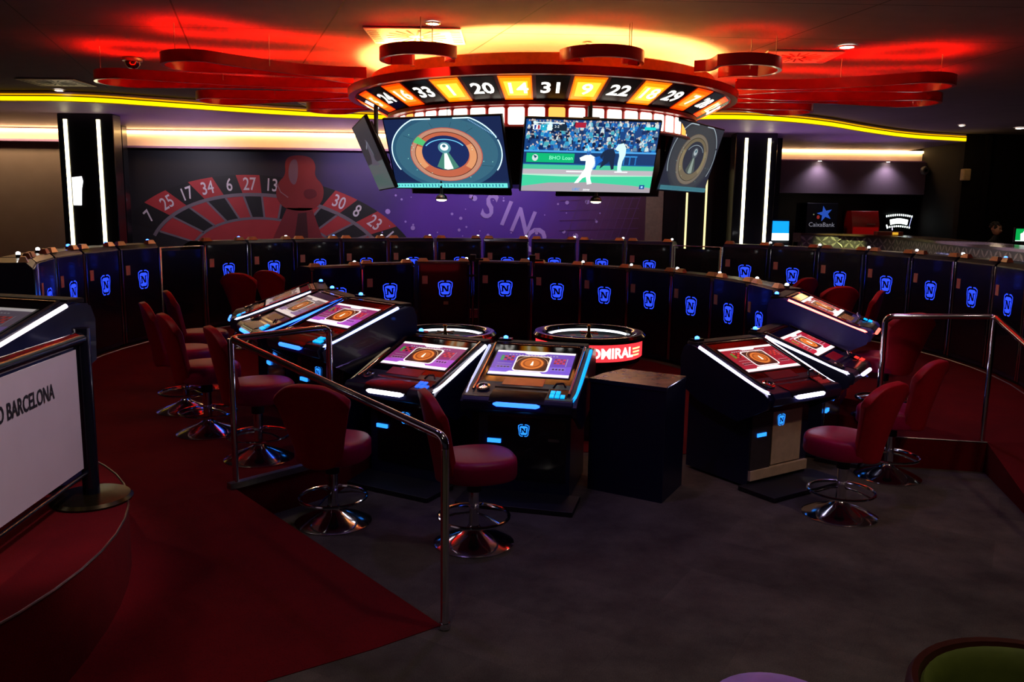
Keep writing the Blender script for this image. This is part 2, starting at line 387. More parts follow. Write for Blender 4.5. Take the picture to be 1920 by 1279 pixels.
# ---------------------------------------------------------------- mural
MUR = bpy.data.materials.new('mural_print'); MUR.use_nodes = True
n = MUR.node_tree.nodes; l = MUR.node_tree.links; b = n['Principled BSDF']; b.inputs['Roughness'].default_value = .6
tc = n.new('ShaderNodeTexCoord'); sx = n.new('ShaderNodeSeparateXYZ'); l.new(tc.outputs['Object'], sx.inputs[0])
nz = n.new('ShaderNodeTexNoise'); nz.inputs['Scale'].default_value = .7; nz.inputs['Detail'].default_value = 5; l.new(tc.outputs['Object'], nz.inputs['Vector'])
ad = n.new('ShaderNodeMath'); ad.operation = 'MULTIPLY_ADD'; ad.inputs[1].default_value = 2.0; l.new(nz.outputs['Fac'], ad.inputs[0]); l.new(sx.outputs[0], ad.inputs[2])
mr = n.new('ShaderNodeMapRange'); mr.inputs[1].default_value = -4.3; mr.inputs[2].default_value = 6.3; l.new(ad.outputs[0], mr.inputs[0])
cr = n.new('ShaderNodeValToRGB'); e = cr.color_ramp.elements; e[0].color = (*lin('1a1920'), 1); e[1].color = (*lin('451a38'), 1)
for pos, c in [(.25, '22222e'), (.36, '2a223c'), (.47, '3c2670'), (.58, '5a30a8'), (.78, '5028a0'), (.88, '5a2a72')]:
    q = e.new(pos); q.color = (*lin(c), 1)
l.new(mr.outputs[0], cr.inputs[0]); l.new(cr.outputs[0], b.inputs['Base Color'])
def pm(n_, c): return mat('print_' + n_, c, .6, 0, .06, 3)
PR, PK, PW, PG, PL, PV = pm('red', 'a03038'), pm('black', '14141c'), pm('white', 'c8c0d0'), pm('grey', '6c6472'), pm('lilac', 'a88ce0'), pm('dark_red', '5c1420')
mu = thing('casino_mural', 'large purple wall mural of a roulette wheel with slanting CASINO letters', 'mural', (-2.6, YB - .015, L1))
g = G((-7.92 + 2.6, 0, 3.25 - L1), eps=.003)
def q(px, py): return ((px - 235) * .01087, -(py - 275) * .0112 + (px - 235) * .00015)
g.rect(0, -2.95, 10.65, 0, MUR)
o = g.build('print_ground', mu, smooth=False)
g = G((-7.92 + 2.6, 0, 3.25 - L1), eps=.003); g.L = 1
C0 = q(500, 490); rot = -.1
def ep(a, f): 
    x, y = 3.17 * f * cos(a), 1.82 * f * sin(a); return (C0[0] + x * cos(rot) - y * sin(rot), C0[1] + x * sin(rot) + y * cos(rot))
def esec(a0, a1, f0, f1, mt, n=6):
    g.poly([ep(a0 + (a1 - a0) * i / n, f1) for i in range(n + 1)] + [ep(a1 + (a0 - a1) * i / n, f0) for i in range(n + 1)], mt)
nums = ['7', '25', '17', '34', '6', '27', '13', '36', '11', '30', '8', '23', '10', '5', '24']
a_ = [2.68, 2.45, 2.26, 2.08, 1.91, 1.76, 1.60, 1.42, 1.26, 1.09, .93, .75, .54, .33, .12]
bd = [(a_[i] + a_[i - 1]) / 2 if i else a_[0] + .14 for i in range(len(a_))] + [a_[-1] - .08]
for i, nm in enumerate(nums): esec(bd[i + 1], bd[i], .80, 1.0, PR if int(nm) in (25, 34, 27, 36, 30, 23, 5) else PK)
for i in range(len(nums)): esec(bd[i + 1] + .0, bd[i] - .0, .52, .77, PK if int(nums[i]) in (25, 34, 27, 36, 30, 23, 5) else PR)
g.poly([ep(PI * 2 * i / 50, .52) for i in range(50)], PR)
g.lay()
g.line([ep(-.1 + 3.0 * i / 40, .785) for i in range(41)], .07, PG); g.line([ep(-.1 + 3.0 * i / 40, .525) for i in range(41)], .05, PG)
for i in range(len(bd)):
    g.line([ep(bd[i], .53), ep(bd[i] , .77)], .04, PG)
for i, nm in enumerate(nums):
    x, y = ep(a_[i], .895); t1 = Vector(ep(a_[i] - .05, .895)) - Vector(ep(a_[i] + .05, .895))
    g.text(nm, x, y, .36, PW, math.atan2(t1.y, t1.x), .75, .01)
g.lay()
def blob(pts, it=3):
    for _ in range(it):
        o2 = []
        for a, b2 in zip(pts, pts[1:] + pts[:1]): o2 += [(a[0] * .75 + b2[0] * .25, a[1] * .75 + b2[1] * .25), (a[0] * .25 + b2[0] * .75, a[1] * .25 + b2[1] * .75)]
        pts = o2
    return pts
g.poly(blob([q(533, 300), q(546, 290), q(582, 292), q(592, 308), q(588, 328), q(606, 345), q(604, 372), q(585, 390), q(535, 390), q(514, 368), q(518, 340), q(535, 326)]), pm('turret', '7a2428'))
g.poly([q(535, 385), q(582, 385), q(603, 445), q(505, 445)], pm('turret_stem', '70222c'))
g.lay()
g.poly(blob([q(543, 300), q(558, 296), q(558, 330), q(550, 347), q(538, 330)]), pm('shine', '6e5060')); g.poly(blob([q(566, 352), q(590, 350), q(594, 366), q(570, 370)]), PV)
g.poly([q(556, 395), q(572, 393), q(574, 440), q(548, 440)], pm('turret_dark', '3a141c'))
g.line([q(518, 342), q(524, 356), q(538, 366)], .02, pm('shine2', '8a6a74'))
rg = random.Random(5)
for i in range(90):
    x = 5.2 + rg.random() * 4.6; y = -.3 - rg.random() * 2.0; s_ = .012 + rg.random() ** 3 * .05
    g.disc(x, y, s_, s_, PL, 8)
for k, ch in enumerate('CASINO'):
    px, py = [(838, 315), (876, 345), (917, 384), (949, 397), (981, 412), (1004, 446)][k]
    x, y = q(px, py); g.text(ch, x, y, .72, PL, -.28, .78, .02, .1)
for i in range(9):       # faint lattice on the right
    g.line([q(1090 + i * 14, 365), q(1060 + i * 14, 450)], .015, pm('lattice', '5c3478')); 
for i in range(5): g.line([q(1050, 372 + i * 18), q(1200, 368 + i * 18)], .012, pm('lattice', '5c3478'))
g.build('print_artwork', mu, smooth=False)
g = G((.1 - 0, 0, 0))
struct(M().box((-2.6, YB - .03, .35), (10.6, .05, .2), MATTE), 'baseboard_back')

# ---------------------------------------------------------------- badge artwork
def badge(g, x, y, h, c='3a5cff', s=1.6, dark=None):
    E_ = em(c, s); w_ = h * .92; dark = dark or mat('badge_ground', '050516', .4)
    def shp(f, k=1.0):
        return [(x - w_ * .30 * f, y + h * .5 * f), (x + w_ * .30 * f, y + h * .5 * f), (x + w_ * .5 * f, y + h * .40 * f), (x + w_ * .5 * f, y + h * .16 * f), (x + w_ * .43 * f, y - h * .08 * f),
                (x + w_ * .41 * f, y - h * .38 * f), (x + w_ * .28 * f, y - h * .5 * f), (x - w_ * .28 * f, y - h * .5 * f), (x - w_ * .41 * f, y - h * .38 * f), (x - w_ * .43 * f, y - h * .08 * f), (x - w_ * .5 * f, y + h * .16 * f), (x - w_ * .5 * f, y + h * .40 * f)]
    P_ = shp(1)
    for a in ([0, 11, 10, 9, 8, 7], [1, 2, 3, 4, 5, 6]):
        g.line([P_[i] for i in a], h * .06, E_)
    g.line([P_[0], (x - w_ * .09, y + h * .5)], h * .06, E_); g.line([(x + w_ * .09, y + h * .5), P_[1]], h * .06, E_)
    g.line([P_[7], (x - w_ * .07, y - h * .5)], h * .06, E_); g.line([(x + w_ * .07, y - h * .5), P_[6]], h * .06, E_)
    g.poly(shp(.76), E_)
    g.lay()
    a = .2 * h; b_ = .19 * h; t = .085 * h          # slab N in the dark
    g.rect(x - a - t * .2, y - b_, x - a + t, y + b_, dark); g.rect(x + a - t, y - b_, x + a + t * .2, y + b_, dark)
    g.poly([(x - a, y + b_), (x - a + t * 1.7, y + b_), (x + a, y - b_), (x + a - t * 1.7, y - b_)], dark)
    for xx, yy in ((-a, b_), (-a, -b_), (a, b_)): g.rect(x + xx - t * 1.1, y + yy - t * .3, x + xx + t * 1.1, y + yy + t * .3, dark)
    g.L -= 1

# ---------------------------------------------------------------- slot machines in the rings (their backs face the middle)
def slot(label, group, loc, rz, hgt=1.31, style=0):
    t = thing('slot_machine', label, 'slot machine', loc, rz, group)
    wd = .825
    M().side([(0, .04), (0, hgt - .05), (.05, hgt), (.30, hgt), (.52, hgt - .10), (.56, .80), (.62, .72), (.62, .60), (.50, .50), (.50, .04)], -wd / 2, wd / 2, NAVY).build('cabinet', t, bevel=.008)
    M().box((0, .27, .02), (.8, .44, .04), MATTE).build('plinth', t)
    M().box((0, -.006, .67), (wd - .08, .012, 1.16), mat('dark_rear_panel', '0d0d1c', .25, 0, .15, 6, .5, .3)).build('rear_panel', t, bevel=.003)
    for sx_ in (-1, 1):
        M().tube([(sx_ * (wd / 2 - .008), -.012, .05), (sx_ * (wd / 2 - .008), -.012, hgt - .06)], .011, CHROME, 8).build('edge_trim', t)
        M().box((sx_ * .32, .07, hgt + .022), (.17, .08, .05), mat('warm_reflection_plate', 'd0a47c', .3, .55, .1), None, .68, .5).build('corner_plate', t)  # plate colour carries the warm reflection on the corner
    g = G((0, -.0135, 0), eps=.0015); badge(g, .02, .845, .235, '2846ff', 1.5); g.build('badge', t, smooth=False, label='glowing blue letter N shield')
    M().box((-.30, -.014, .985), (.085, .004, .125), PAPER).build('paper_tag', t)
    if style in (0, 2): M().box((.03, -.014, .62), (.075, .004, .05), PAPER2).build('service_label', t)
    M().box((.38, .14, hgt + .012), (.06, .04, .035), MATTE).build('beacon_base', t)
    M().lathe([(.02, 0), (.02, .018), (.008, .026)], em('ffffff' if style != 1 else (.03, .12, 1.0), 9), 10, Matrix.Translation((.38, .14, hgt + .03))).build('beacon', t)
    M().box((0, .515, .94), (.66, .02, .3), em('20205a', .6), Matrix.Rotation(0, 4, 'X')).build('game_screen', t)
    return t
PITCH = 2 * math.asin(.35 / 4.2615)
ordw = ['first', 'second', 'third', 'fourth', 'fifth', 'sixth', 'seventh', 'eighth', 'ninth', 'tenth']
protoS = None
for i in range(-15, 10):
    a = .4108 + i * PITCH; x, y = .31 + 5.327 * sin(a), 10.136 + 5.327 * cos(a); rz = -a
    if i in (-10, 1):
        side = 'left' if i < 0 else 'right'
        t = thing('gate_panel', 'low dark gate panel in a chrome frame, %s side of the outer machine ring' % side, 'gate', (x, y, L1), rz)
        M().box((0, .02, .62), (.8, .02, 1.16), BLACK).build('panel', t)
        M().tube([(-.43, 0, 0), (-.43, 0, 1.245), (.43, 0, 1.245), (.43, 0, 0)], .018, CHROME, 10).build('frame', t)
        continue
    if i < -10: lb = 'slot machine back with N badge, %s to the left of the left gate panel' % ordw[-11 - i]
    elif i < 1: lb = 'slot machine back with N badge, %s to the right of the left gate panel' % ordw[i + 9]
    else: lb = 'slot machine back with N badge, %s to the right of the right gate panel' % ordw[i - 2]
    if i in (-3, -2, -1, 0, -4, -5): pass
    st = {(-12): 1, (-11): 1, (-13): 1, (-9): 1, (-7): 1, 7: 1, 8: 1}.get(i, 0)
    slot(lb, 'slot machines of the outer ring', (x, y, L1), rz, style=st if st else (2 if i < -10 else 3))
mid = [(-2.45, 11.6), (-1.86, 12.42), (-1.08, 13.02), (-.14, 13.2)] + [(-1.427 + 4.26 * sin(.515 + .196 * k), 9.107 + 4.26 * cos(.515 + .196 * k)) for k in range(6)]
mrz = [.78, .55, .22, -.08] + [-(.515 + .196 * k) for k in range(6)]
for i, ((x, y), rz) in enumerate(zip(mid, mrz)):
    slot('slot machine back with N badge, %s from the left in the inner machine row' % ordw[i], 'slot machines of the inner row', (x, y, 0), rz, 1.27, style=(1 if i == 3 else 2 if i in (2,) else 3))
# two slim stands by the inner row
for x, y, h, lb in [(-.62, 12.9, 1.38, 'slim chrome camera stand in the inner row, beside the left roulette wheel'), (.28, 12.2, 1.42, 'slim chrome camera stand rising behind the red banded roulette wheel')]:
    t = thing('camera_stand', lb, 'camera stand', (x, y, .006))
    M().tube([(0, 0, 0), (0, 0, h - .1)], .022, CHROME, 10).build('pole', t)
    M().lathe([(.12, 0), (.12, .01), (.03, .03)], MATTE, 20).build('foot', t)
    M().box((0, 0, h - .04), (.09, .14, .09), MATTE).box((.09, -.03, h - .07), (.14, .04, .03), MATTE, Matrix.Rotation(.0, 4, 'Y')).build('camera_head', t, bevel=.01)
    M().box((0, -.02, h - .32), (.1, .03, .03), MATTE).build('clamp', t)

# ---------------------------------------------------------------- screens for the roulette terminals
def screen_art(t, par, T0, ux, pal, dim=1.0):
    bg, bg2, wheel = pal
    W_, H_ = .60, .346
    g = G(T0, (1, 0, 0), ux, eps=.0008)
    g.rect(-W_ / 2, -H_ / 2, W_ / 2, H_ / 2, em(bg, .9 * dim)); g.lay()
    g.poly([(-W_ / 2, -H_ / 2), (W_ / 2, -H_ / 2), (W_ / 2, -.02), (-W_ / 2, -.09)], em(bg2, .9 * dim)); g.lay()
    wht = em('f4eaea', 1.25 * dim); W2 = em('c8c0c8', .8 * dim)
    g.rect(-.3, .145, .3, .173, wht); g.rect(-.3, -.173, .3, -.137, wht)
    g.poly([(-.09, .145), (.09, .145), (.06, .125), (-.06, .125)], wht)
    g.poly([(-.17, -.137), (.10, -.137), (.08, -.118), (-.15, -.118)], wht)
    for k in range(16): g.rect(-.2 + k * .024, .11, -.19 + k * .024 + .004, .12, W2)
    # frame and wheel picture
    def rr(x0, y0, x1, y1, r, n=5):
        P_ = []
        for cx_, cy_, s0 in ((x1 - r, y1 - r, 0), (x0 + r, y1 - r, PI / 2), (x0 + r, y0 + r, PI), (x1 - r, y0 + r, 1.5 * PI)):
            P_ += [(cx_ + r * cos(s0 + PI / 2 * k / n), cy_ + r * sin(s0 + PI / 2 * k / n)) for k in range(n + 1)]
        return P_
    g.lay(); g.poly(rr(-.135, -.115, .135, .105, .03), wht); g.lay()
    g.poly(rr(-.125, -.105, .12, .095, .025), em('3a1c14', .8 * dim)); g.lay()
    g.disc(0, -.005, .098, .09, em('6b2c14', 1 * dim)); g.lay(); g.disc(0, -.005, .086, .078, em('d87830', 1.1 * dim)); g.lay(); g.disc(0, -.005, .07, .062, em('a04818', 1 * dim)); g.lay(); g.disc(0, -.005, .055, .05, em('c86a28', 1 * dim)); g.lay()
    g.poly([(-.008, -.035), (.012, -.035), (.006, .02), (.0, .02)], em('fff4d8', 2 * dim))
    g.ring(0, -.005, .12, .1, .96, em('e8b890', .9 * dim), 0, PI)
    # betting cells
    for k in range(4):
        for j in range(3):
            g.rect(-.25 + k * .026, .02 + j * .024, -.228 + k * .026, .04 + j * .024, em('18a030' if k == 0 else ('c82a28' if (k + j) % 2 else '401818'), dim))
            g.rect(.16 + k * .022, .0 + j * .026, .178 + k * .022, .02 + j * .026, em('d83a30' if (k + j) % 2 else '902828', dim))
    g.line([(-.26, -.025), (-.15, -.025)], .003, W2); g.line([(-.26, -.06), (-.15, -.06), (-.15, -.085), (-.26, -.085)], .003, W2, True)
    g.line([(.15, -.06), (.26, -.06), (.26, -.09), (.15, -.09)], .003, W2, True)
    for k in range(4): g.rect(-.25 + k * .025, -.08, -.235 + k * .025, -.066, em('201018', dim)); g.rect(.165 + k * .024, -.084, .178 + k * .024, -.066, em('201018', dim))
    g.line([(.255, -.03), (.255, .08)], .004, W2)
    return g.build('screen_image', par, smooth=False)

al = .4; SU = Vector((0, cos(.365), sin(.365)))     # slope of the playfield
SC = (0, -.02, .935)
def slab(q, x0, x1, t0, t1, off, th, mt):      # a plate lying on the sloping deck
    n_ = Vector((0, -SU.z, SU.y)); o_ = Vector(SC)
    vs = []
    for o2 in (off, off + th):
        for x, t in ((x0, t0), (x1, t0), (x1, t1), (x0, t1)):
            p = o_ + SU * t + n_ * o2; vs.append((x, p.y, p.z))
    return q.add(vs, [(0, 3, 2, 1), (4, 5, 6, 7), (0, 1, 5, 4), (1, 2, 6, 5), (2, 3, 7, 6), (3, 0, 4, 7)], mt)
def terminal(label, loc, rz, pal, cl=('ffffff', 6), cr_=('ffffff', 6), cf=('ffffff', 6), dim=1.0, plate=TAN_REFL, door=None, keys=((.0, .35, 1.0), 1.6), beacon=(.03, .15, 1.0), body=NAVY, foot=True):
    t = thing('roulette_terminal', label, 'gaming terminal', loc, rz, 'electronic roulette terminals')
    M().side([(-.50, .69), (-.515, .75), (-.49, .785), (-.40, .80), (.25, 1.03), (.29, 1.035), (.40, 1.02), (.42, .98), (.42, .74), (.2, .66), (-.22, .60)], -.385, .385, body).build('console', t, bevel=.012)
    for s in (-1, 1):
        M().side([(-.47, .665), (-.49, .74), (-.44, .775), (.25, 1.02), (.31, 1.03), (.39, 1.01), (.42, .93), (.41, .70), (.2, .60), (-.2, .52)], s * .385 - .028 * (s < 0), s * .385 + .028 * (s > 0), body).build('side_panel', t, bevel=.01)
        M().tube([(s * .345, -.40, .812), (s * .345, -.30, .842), (s * .350, .24, 1.045)], .009, CHROME, 8).build('chrome_edge', t)
        c_ = cl if s < 0 else cr_
        M().tube([(s * .398, .235, 1.022), (s * .398, .05, .955), (s * .396, -.2, .862), (s * .392, -.32, .815), (s * .385, -.40, .79), (s * .372, -.47, .775)], .0125, em(*c_), 8).build('side_light', t)
    M().side([(.38, .02), (.38, .70), (-.24, .64), (-.26, .60), (-.26, .02)], -.34, .34, body).build('pedestal', t, bevel=.01)
    if door:
        M().box((.08, -.266, .36), (.34, .012, .42), door).build('door', t, bevel=.004)
        M().box((-.22, -.268, .36), (.22, .016, .44), mat('dark_steel', '4a4448', .4, .5)).build('bill_acceptor_panel', t)
        M().box((0, -.27, .10), (.66, .03, .08), door).build('kick_plate', t, bevel=.004)
    else:
        M().box((.02, -.264, .36), (.58, .008, .46), BLACK).build('door', t, bevel=.004)
        M().box((.22, -.27, .44), (.08, .006, .022), STEEL).build('lock_plate', t)
    M().box((-.22, -.275, .41), (.1, .014, .028), em((.02, .22, 1.0), 2.2)).build('bill_slot', t)
    g = G((0, -.276, .5), eps=.0015); badge(g, 0, 0, .085, (.02, .25, 1.0), 1.6); g.rect(-.02, .12, .02, .19, em('0a1490', .5)); g.build('badge', t, smooth=False)
    if foot: M().box((0, -.42, .02), (.84, .34, .035), MATTE).build('foot_plate', t, bevel=.004)
    # playfield
    q_ = M(); slab(q_, -.335, .335, -.36, .265, -.006, .012, mat('black_glass', '05050a', .06, 0, .02, 5, .6)); q_.build('playfield_glass', t)
    q_ = M(); slab(q_, -.31, .31, -.183, .183, .004, .006, MATTE); sc = q_.build('screen', t)
    o_ = Vector(SC) + Vector((0, -SU.z, SU.y)) * .0115
    screen_art(t, sc, o_, SU, pal, dim)
    q_ = M(); slab(q_, -.16, .14, -.30, -.20, .004, .006, plate); q_.build('reflection_plate', t, bevel=.003)  # chandelier reflection in the glass, built as a coloured plate
    # front ledge
    M().side([(-.52, .755), (-.48, .792), (-.36, .812), (-.33, .83), (-.33, .78), (-.50, .72)], -.20, .19, BLACK).build('front_ledge', t, bevel=.004)
    M().lathe([(.045, 0), (.05, .012), (.035, .014), (.03, .004)], CHROME, 20, Matrix.Translation((-.28, -.36, .818)) @ Matrix.Rotation(.36, 4, 'X')).build('cup_ring', t)
    kp = M(); slab(kp, .20, .335, -.46, -.34, -.0, .02, BLACK); kp = kp.build('button_panel', t)
    for k in range(5):
        kk = M(); x0 = .215 + (k % 3) * .038; t0 = -.45 + (k // 3) * .045; slab(kk, x0, x0 + .03, t0, t0 + .035, .02, .008, em(*keys)); kk.build('button', kp)
    M().tube([(.22, -.33, .835), (.24, -.31, .865), (.29, -.31, .87), (.31, -.33, .845)], .008, CHROME, 8).build('handle', t)
    M().tube([(-.165, -.522, .742), (-.14, -.526, .742), (.14, -.526, .742), (.165, -.522, .742)], .016, em(*cf), 10, rs=[.006, .016, .016, .006]).build('front_light', t)
    M().box((0, .345, 1.035), (.72, .12, .03), MATTE).build('top_cap', t, bevel=.008)
    M().box((0, .262, 1.035), (.62, .035, .016), mat('amber_strip', '8a3a20', .2, .6)).build('rear_trim', t)
    M().box((-.30, .36, 1.058), (.1, .06, .02), BLACK).build('beacon_base', t)
    M().lathe([(.018, 0), (.018, .015), (.006, .022)], em(beacon, 10), 10, Matrix.Translation((-.30, .36, 1.066))).build('beacon', t)
    return t
PUR = ('6a48c0', '7a5ae0', 0); MAG = ('8c3070', 'b050d0', 0); REDS = ('98182c', 'a81c34', 0); DIM = ('7a6a80', '8a70b8', 0)
W_ = ('f4f0ff', 7); BL = ((.02, .12, 1.0), 4); CY = ((.0, .30, 1.0), 1.8); RW = ('ff5a50', 9); LV = ('dcd4ff', 8)
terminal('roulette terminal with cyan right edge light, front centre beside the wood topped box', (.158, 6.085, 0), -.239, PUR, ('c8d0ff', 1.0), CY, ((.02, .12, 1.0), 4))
terminal('roulette terminal with white lights and painted red reflection, behind the sloping handrail', (-.668, 6.374, 0), -.508, MAG, ('b8a080', .5), W_, W_, plate=mat('red_reflection', 'c01c24', .3), keys=((.02, .15, 1.0), 1.2))
terminal('roulette terminal on raised carpet with blue front light and large visible side panel', (-1.373, 6.801, L1), -.784, MAG, BL, ('90a8ff', 7), ((.02, .12, 1.0), 4), plate=mat('dark_plate', '3a1418', .3), foot=False)
terminal('roulette terminal with dim lilac screen and blue curved edge light, second from the left', (-1.875, 7.425, L1), -1.051, DIM, ('e0e0ff', 2), ((.02, .12, 1.0), 5), ((.02, .12, 1.0), 6), dim=.55, plate=mat('dull_plate', '7a5048', .3), foot=False)
terminal('roulette terminal seen edge-on at the far left of the cluster, low silver light', (-2.25, 8.2, L1), -1.3, DIM, ('8080a0', .6), ('c0c8ff', 4), ((.05, .2, 1.0), 3), dim=.3, foot=False)
terminal('roulette terminal with red screen, lavender lights and beige metal door, right of the box', (1.936, 6.476, 0), .578, REDS, LV, ('ece6ff', 8), LV, plate=mat('dark_red_plate', '6c1020', .3), door=BEIGE, keys=('802020', .8))
terminal('narrow-looking roulette terminal with bright red screen between two others on the right', (2.601, 7.29, 0), .984, REDS, LV, ('e8c060', 1.0), LV, dim=1.5, plate=mat('bright_red_plate', 'c0141c', .3), keys=('d03028', 1.5))
terminal('roulette terminal with a red-white edge light and violet-lit side panel, rearmost on the right', (2.973, 7.99, L1), 1.081, REDS, RW, RW, ('ff6050', 3), foot=False, body=mat('violet_lit_lacquer', '34309a', .35))  # violet body colour stands for the neighbouring terminal's lavender light
terminal('roulette terminal behind the white barrier on the dais at far left', (-2.86, 4.35, L2), -.294, DIM, ('ffe0e8', 4), ('ffe8f0', 8), W_, dim=.25, beacon='fff0c0', foot=False)

# ---------------------------------------------------------------- roulette wheels
def wheel(label, loc, R, band, txt=None):
    t = thing('roulette_table', label, 'roulette wheel', loc, 0)
    M().lathe([(R * .78, 0), (R * .78, .05), (R * .70, .08), (R * .70, .58), (R * .94, .70), (R * .94, .74)], BLACK, 48).build('pedestal', t)
    ring = M().lathe([(R * .94, .74), (R * .975, .75), (R * .975, .885), (R * .94, .89)], band, 64, cap=False).build('light_band', t)
    M().lathe([(R * .94, .89), (R * 1.02, .90), (R * 1.03, .93), (R * .99, .955), (R * .86, .96), (R * .80, .945), (R * .78, .90)], mat('black_rim', '0c0a10', .1, 0, .05, 10, .6, .5), 64, cap=False).build('rim', t)
    M().lathe([(R * .78, .90), (R * .70, .87), (R * .60, .86), (R * .45, .83), (R * .18, .87), (R * .03, .90)], mat('wheel_bowl', '101216', .35, .1, .2, 30, .3), 64, cap=False).build('bowl', t)
    M().tube([(R * .72 * cos(a), R * .72 * sin(a), .915) for a in [.25 + (PI - .5) * k / 30 for k in range(31)]], .011, em('f0f4ff', 2.5), 8).build('light_arc', t)
    M().lathe([(.03, .86), (.035, .90), (.018, .93), (.012, .985), (.022, 1.0), (.010, 1.015)], GOLD, 16).build('spindle', t)
    for k in range(4):
        a = PI / 4 + k * PI / 2
        M().tube([(0, 0, .94), (.11 * cos(a), .11 * sin(a), .94)], .006, GOLD, 6).build('spoke', t)
    for k in range(37):
        pass
    pk = M()
    for k in range(37):
        a0, a1 = 2 * PI * k / 37, 2 * PI * (k + 1) / 37
        pk.add([(R * .61 * cos(a0), R * .61 * sin(a0), .864), (R * .69 * cos(a0), R * .69 * sin(a0), .872), (R * .69 * cos(a1), R * .69 * sin(a1), .872), (R * .61 * cos(a1), R * .61 * sin(a1), .864)], [(0, 1, 2, 3)], mat('pocket_green', '106030') if k == 0 else (mat('pocket_red', '80101c') if k % 2 else mat('pocket_black', '101014')))
    pk.build('number_pockets', t, smooth=False)
    gl = bpy.data.materials.new('clear_glass'); gl.use_nodes = True; b_ = gl.node_tree.nodes['Principled BSDF']
    b_.inputs['Transmission Weight'].default_value = 1; b_.inputs['Roughness'].default_value = .02; b_.inputs['IOR'].default_value = 1.1
    if txt:
        v, f = text(txt, .03); sz = .125; Rt = R * .975 + .004; a0 = .30
        vs = []
        for a, b2, _ in v:
            an = a0 + a * sz * 1.0 / Rt; vs.append((Rt * sin(an), -Rt * cos(an), .815 + b2 * sz))
        M().add(vs, f, em('fff4e8', 3)).build('lettering', t, smooth=False, label='glowing white capital letters')
        st_ = M()
        for z, L_ in ((.845, .17), (.815, .15), (.785, .13)):
            vs = []
            for k in range(9):
                an = a0 + .50 + (.20 - L_) * .6 + L_ * k / 8 * 1.6; vs += [(Rt * sin(an), -Rt * cos(an), z - .006), (Rt * sin(an), -Rt * cos(an), z + .009)]
            st_.add(vs, [(2 * k, 2 * k + 2, 2 * k + 3, 2 * k + 1) for k in range(8)], em('ffc080', 2.5))
        st_.build('stripes', t, smooth=False)
    return t
wheel('roulette table with glowing red lettered band, centre of the floor', (.72, 7.72, .006), .51, em((1, .03, .04), 1.8), 'ADMIRAL')
wheel('black rimmed roulette table half hidden behind the terminal with painted red reflection', (-.62, 7.62, .006), .46, mat('dark_band', '20060a', .3))

# wood-topped box
t = thing('side_cabinet', 'dark blue box with a pale wooden top between two roulette terminals', 'cabinet', (1.0, 6.0, 0))
bx = [(.09, -.28), (.32, .15), (-.12, .42), (-.30, .22), (-.42, .03)]
M().prism(bx, 0, .82, mat('navy_laminate', '0d1030', .35)).build('body', t, bevel=.01)
M().prism([(x * 1.015, y * 1.015) for x, y in bx], .82, .85, WOOD, side=NAVY).build('top', t, bevel=.004)
M().tube([(.095, -.287, .852), (.328, .152, .852)], .005, CHROME, 6).build('edge_trim', t)

# ---------------------------------------------------------------- stools
def stool_proto(label, loc, rz):
    t = thing('casino_stool', label, 'stool', loc, rz, 'red vinyl stools around the terminals')
    M().lathe([(.25, 0), (.252, .008), (.24, .016), (.17, .045), (.09, .075), (.045, .10), (.036, .12)], CHROME, 40).build('base', t)
    M().lathe([(.034, .10), (.034, .36)], CHROME, 20).build('column', t)
    M().lathe([(.045, .34), (.045, .42), (.09, .44)], MATTE, 20).build('collar', t)
    M().tube([(.22 * cos(2 * PI * k / 36), .22 * sin(2 * PI * k / 36), .175) for k in range(36)], .011, CHROME, 8, True).build('foot_ring', t)
    for k in range(3):
        a = PI / 2 + k * 2 * PI / 3
        M().tube([(.03 * cos(a), .03 * sin(a), .2), (.12 * cos(a), .12 * sin(a), .2), (.22 * cos(a), .22 * sin(a), .178)], .007, CHROME, 6).build('ring_bracket', t)
    # seat: rounded D cushion
    def outline(f, n=32):
        P_ = []
        for k in range(n):
            a = 2 * PI * k / n; c_, s_ = cos(a), sin(a); e_ = .8
            P_.append((f * .235 * math.copysign(abs(c_) ** e_, c_), f * .24 * math.copysign(abs(s_) ** e_, s_) - .02))
        return P_
    q_ = M(); lv = [(.88, .435), (.98, .445), (1.0, .46), (1.0, .535), (.985, .555), (.93, .572), (.80, .580), (.4, .584)]
    vs = [(x, y, z) for f, z in lv for x, y in outline(f)]; n_ = 32
    fs = [(i * n_ + k, i * n_ + (k + 1) % n_, (i + 1) * n_ + (k + 1) % n_, (i + 1) * n_ + k) for i in range(len(lv) - 1) for k in range(n_)] + [tuple(range(n_))[::-1], tuple((len(lv) - 1) * n_ + k for k in range(n_))]
    q_.add(vs, fs, VINYLS).build('seat', t)
    # backrest: fan-shaped curved shell, wide at the top and narrow at the seat
    rows = 15; cols = 15; pts = []
    for i in range(rows):
        v = i / (rows - 1); z = .43 + .56 * v
        hw = .125 + .115 * (max(0, v - .1) / .9) ** 1.3 if v < .80 else .125 + .115 * (.7 / .9) ** 1.3 * (1 - 0) + 0
        hw = .135 + .12 * min(1, (v / .8)) ** 1.2
        row = []
        for j in range(cols):
            u = -1 + 2 * j / (cols - 1)
            zz = z
            if v > .75: zz = z - (v - .75) / .25 * .10 * abs(u) ** 3
            if v < .12: zz = z + (.12 - v) / .12 * .04 * abs(u) ** 3
            lean = .10 * v ** 1.6 + .015 * sin(v * PI)
            row.append((u * hw, .215 + lean - .075 * u * u * (1 - .45 * v), zz))
        pts.append(row)
    b_ = M(); b_.grid(pts, VINYL); o_ = b_.build('backrest', t)
    q2 = o_.modifiers.new('solid', 'SOLIDIFY'); q2.thickness = .055; q2.offset = 0
    q3 = o_.modifiers.new('bevel', 'BEVEL'); q3.width = .018; q3.segments = 3; q3.limit_method = 'ANGLE'; q3.angle_limit = 1.0
    return t
